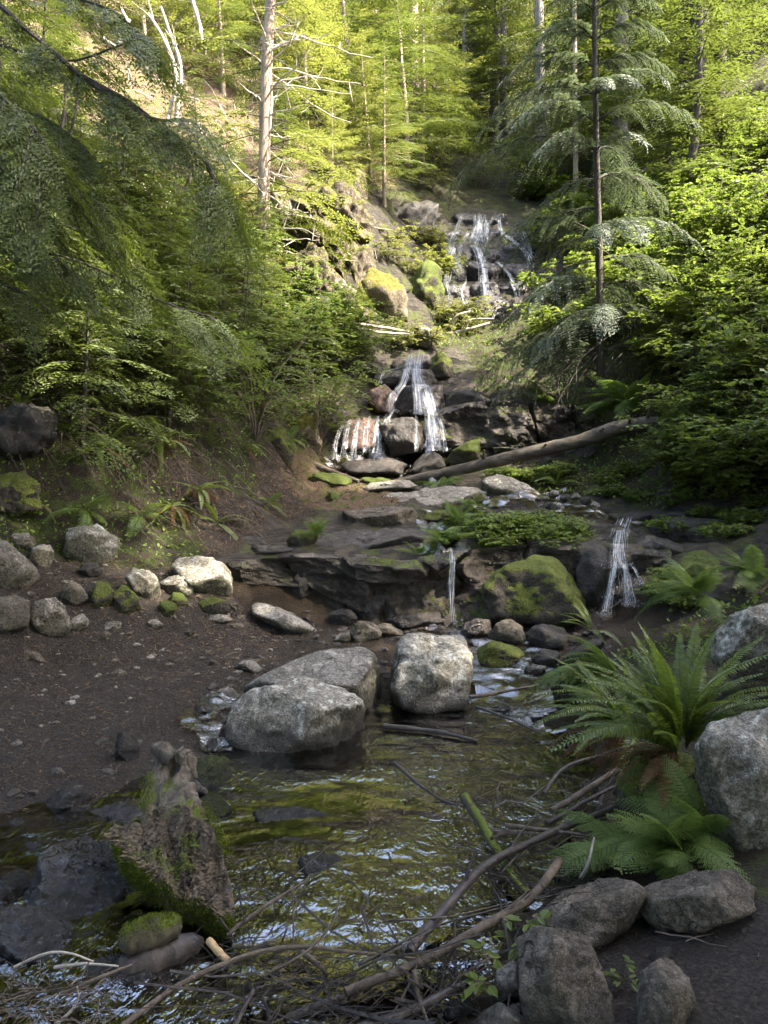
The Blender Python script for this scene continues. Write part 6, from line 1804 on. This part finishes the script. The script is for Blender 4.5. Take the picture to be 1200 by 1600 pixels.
for i in range(240):      # wispy dead twigs hanging over the shady bank
    px, py = rr2.uniform(-20, 330), rr2.uniform(360, 720)
    p = hit(px, py); p = p + np.array([0, -.15, .1])
    d = norm(np.array([rr2.normal(.5, .5), -.3, rr2.normal(-.5, .4)])); l = rr2.uniform(.2, .7)
    q = np.array([p + d * l * e - UP * .3 * l * e * e for e in np.linspace(0, 1, 5)])
    tube(g, q, .004 * np.linspace(1, .3, 5), 3, rr2.uniform(0, 1), cap=False)
tag(link('dry_twigs', g.mesh('dry_twigs', MAT['stick2'])), 'fine dry twigs hanging over the shady bank', 'twigs', kind='stuff')
g = Geo()
for i in range(220):      # dry needles and sticks on the sunny slope
    px, py = rr2.uniform(180, 600), rr2.uniform(20, 420)
    p = hit(px, py); l = rr2.uniform(.3, 1.1); a = rr2.normal(-.6, .5)
    d = norm(np.array([math.cos(a), -.3, math.sin(a)]))
    q = np.array([p + UP * .08 + d * l * (e - .5) for e in np.linspace(0, 1, 4)]) + rr2.normal(0, .03, (4, 3))
    tube(g, q, rr2.uniform(.006, .014) * np.linspace(1, .4, 4), 4, rr2.uniform(0, 1), cap=False)
tag(link('slope_debris', g.mesh('slope_debris', MAT['dead'])), 'dry sticks strewn over the sunlit slope', 'debris', kind='stuff')

# ---- ground cover, litter, pebbles
def on_ground(n, sampler, zone, thr, seed):
    r = np.random.default_rng(seed)
    x, y = sampler(r, n)
    z = zones(x, y)
    k = z[:, ZL.index(zone)] + .25 * fbm(np.stack([x * 2, y * 2, 0 * x], -1), 3, seed) > thr
    x, y = x[k], y[k]
    h = H(x, y); e = .05
    nx = -(H(x + e, y) - H(x - e, y)) / (2 * e); ny = -(H(x, y + e) - H(x, y - e)) / (2 * e)
    return np.stack([x, y, h], -1), norm(np.stack([nx, ny, np.ones_like(nx)], -1)), r
def fan(y0, y1, s=.62):
    def f(r, n):
        y = y0 + (y1 - y0) * r.uniform(0, 1, n) ** .8
        return r.uniform(-s, s, n) * y, y
    return f
P, N, r = on_ground(42000, fan(5, 17), 'm', .5, 1)
n = len(P); g = Geo()
d = norm(r.normal(0, 1, (n, 3)) + N * .5)
sz = r.uniform(.02, .055, n)
stamp(g, LEAF_V, LEAF_F, P + N * r.uniform(.0, .10, n)[:, None], d, N + r.normal(0, .4, (n, 3)), sz, np.clip(r.normal(.5, .25, n), 0, 1), wid=sz)
tag(link('ground_cover', g.mesh('ground_cover', ML['ground'])), 'mat of small green leaves over the mossy banks', 'ground cover', kind='stuff')
P, N, r = on_ground(26000, lambda r, n: (r.uniform(-3.6, -.3, n), r.uniform(2.6, 7.4, n)), 'd', .45, 2)
P2, N2, _ = on_ground(9000, lambda r, n: (r.uniform(.5, 2.6, n), r.uniform(1.6, 3.6, n)), 'd', .45, 3)
P3, N3, _ = on_ground(14000, fan(7.5, 12, .3), 'l', .5, 4)
P4, N4, _ = on_ground(26000, lambda r, n: (r.uniform(-3.6, -.8, n), r.uniform(7.2, 11.5, n)), 'd', .4, 8)
P5, N5, _ = on_ground(20000, fan(9, 20, .5), 'l', .5, 9)
P3, N3 = np.concatenate([P3, P4, P5]), np.concatenate([N3, N4, N5])
P, N = np.concatenate([P, P2, P3]), np.concatenate([N, N2, N3]); n = len(P)
g = Geo(); d = norm(np.cross(N, r.normal(0, 1, (n, 3))) + N * r.normal(0, .2, n)[:, None])
sz = r.uniform(.008, .034, n) * np.clip(P[:, 1] / 4.5, .45, 3)
stamp(g, [(-.5, .5, 0), (.5, .35, .06), (.5, -.35, .06), (-.5, -.5, 0)], [(0, 1, 2, 3)], P + N * .004, d, N + r.normal(0, .25, (n, 3)), sz, r.uniform(0, 1, n) ** 1.7, wid=r.uniform(.002, .006, n) * np.clip(P[:, 1] / 4.5, .5, 3))
tag(link('forest_litter', g.mesh('forest_litter', ML['dry'])), 'bark chips and needles littering the trodden soil', 'litter', kind='stuff')
def pebbles(name, label, n, sampler, zone, thr, smin, smax, mat, seed):
    P, N, r = on_ground(n, sampler, zone, thr, seed)
    v, f = ico(1)
    g = Geo()
    for i in range(len(P)):
        s = smin + (smax - smin) * r.random() ** 3
        q = v * np.array([r.uniform(.7, 1.3), r.uniform(.7, 1.3), r.uniform(.35, .7)]) * s + r.normal(0, .12, v.shape) * s
        a = r.uniform(0, 6.28); c, s_ = math.cos(a), math.sin(a)
        q = q @ np.array([[c, s_, 0], [-s_, c, 0], [0, 0, 1]])
        g.add(P[i] + q, f, r.uniform(0, 1))
    tag(link(name, g.mesh(name, MAT[mat])), label, 'gravel', kind='stuff')
pebbles('gravel', 'small stones scattered over the trodden soil', 900, lambda r, n: (r.uniform(-3.6, -.3, n), r.uniform(2.8, 7.4, n)), 'd', .4, .008, .035, 'slate', 5)
pebbles('gravel', 'larger loose stones on the damp soil beside the slate boulder', 150, lambda r, n: (r.uniform(-2.0, -.4, n), r.uniform(4.6, 7.0, n)), 'd', .35, .015, .065, 'foot', 15)
pebbles('gravel', 'wet dark gravel along the stream between the boulders', 1500, lambda r, n: (r.uniform(-1.6, 1.9, n), r.uniform(4.4, 7.1, n)), 'b', .4, .012, .05, 'wet', 6)
pebbles('gravel', 'dark stones on the pool bed', 900, lambda r, n: (r.uniform(-2.2, 1.6, n), r.uniform(1.6, 4.6, n)), 'b', .4, .015, .07, 'wet', 7)

g = Geo()
P, N, r = on_ground(420, lambda r, n: (r.uniform(-3.6, 2.4, n), r.uniform(1.7, 7.2, n)), 'd', .4, 14)
for p in P:
    a = r.uniform(0, 6.28); l = r.uniform(.04, .22)
    d = np.array([math.cos(a), math.sin(a), r.normal(0, .08)])
    q = p + np.array([0, 0, .006]) + d * (np.linspace(-.5, .5, 5) * l)[:, None] + r.normal(0, .004, (5, 3))
    tube(g, q, r.uniform(.0012, .0034) * np.linspace(1, .5, 5), 4, r.uniform(0, 1), cap=False)
tag(link('soil_twigs', g.mesh('soil_twigs', MAT['stick2'])), 'loose twigs lying on the trodden soil', 'twigs', kind='stuff')

# ---- tall trees beside and behind the viewpoint that shade the ravine floor
sh1 = make_conifer('canopy_tree', '', 'tree', 25, .38, 2.7, 118, 'hemlock', 'bark', 96, .14, ll=.30, lw=.11, sp=.16, twigs=10, tw=.5, pend=.3, droop=.4, shape=.55)
CAN = [(8.2,1.5),(8.0,-0.9),(7.4,-3.4),(12.4,4.9),(12,1.0),(11.8,-1.4),(12,-4.2),(15.5,-.8),(15.5,4.6,1.3),(5.6,-5.4),(-3,-7),(1.2,-8),(-7,-5.5),(-10.5,-1),(-11.5,4.5),(-5,-10),(4,-11),(-.8,-4.4),(3,-4.6),(-4.2,-3.8),(-8,.8)]
scatter(sh1, [(q[0], q[1], ground_at(q[0], q[1]) - .3, q[2] if len(q) > 2 else 1.0) for q in CAN], 13, 'tall conifer standing out of view beside the trail, shading the stream', 'canopy trees shading the stream', .95, 1.1, .01)
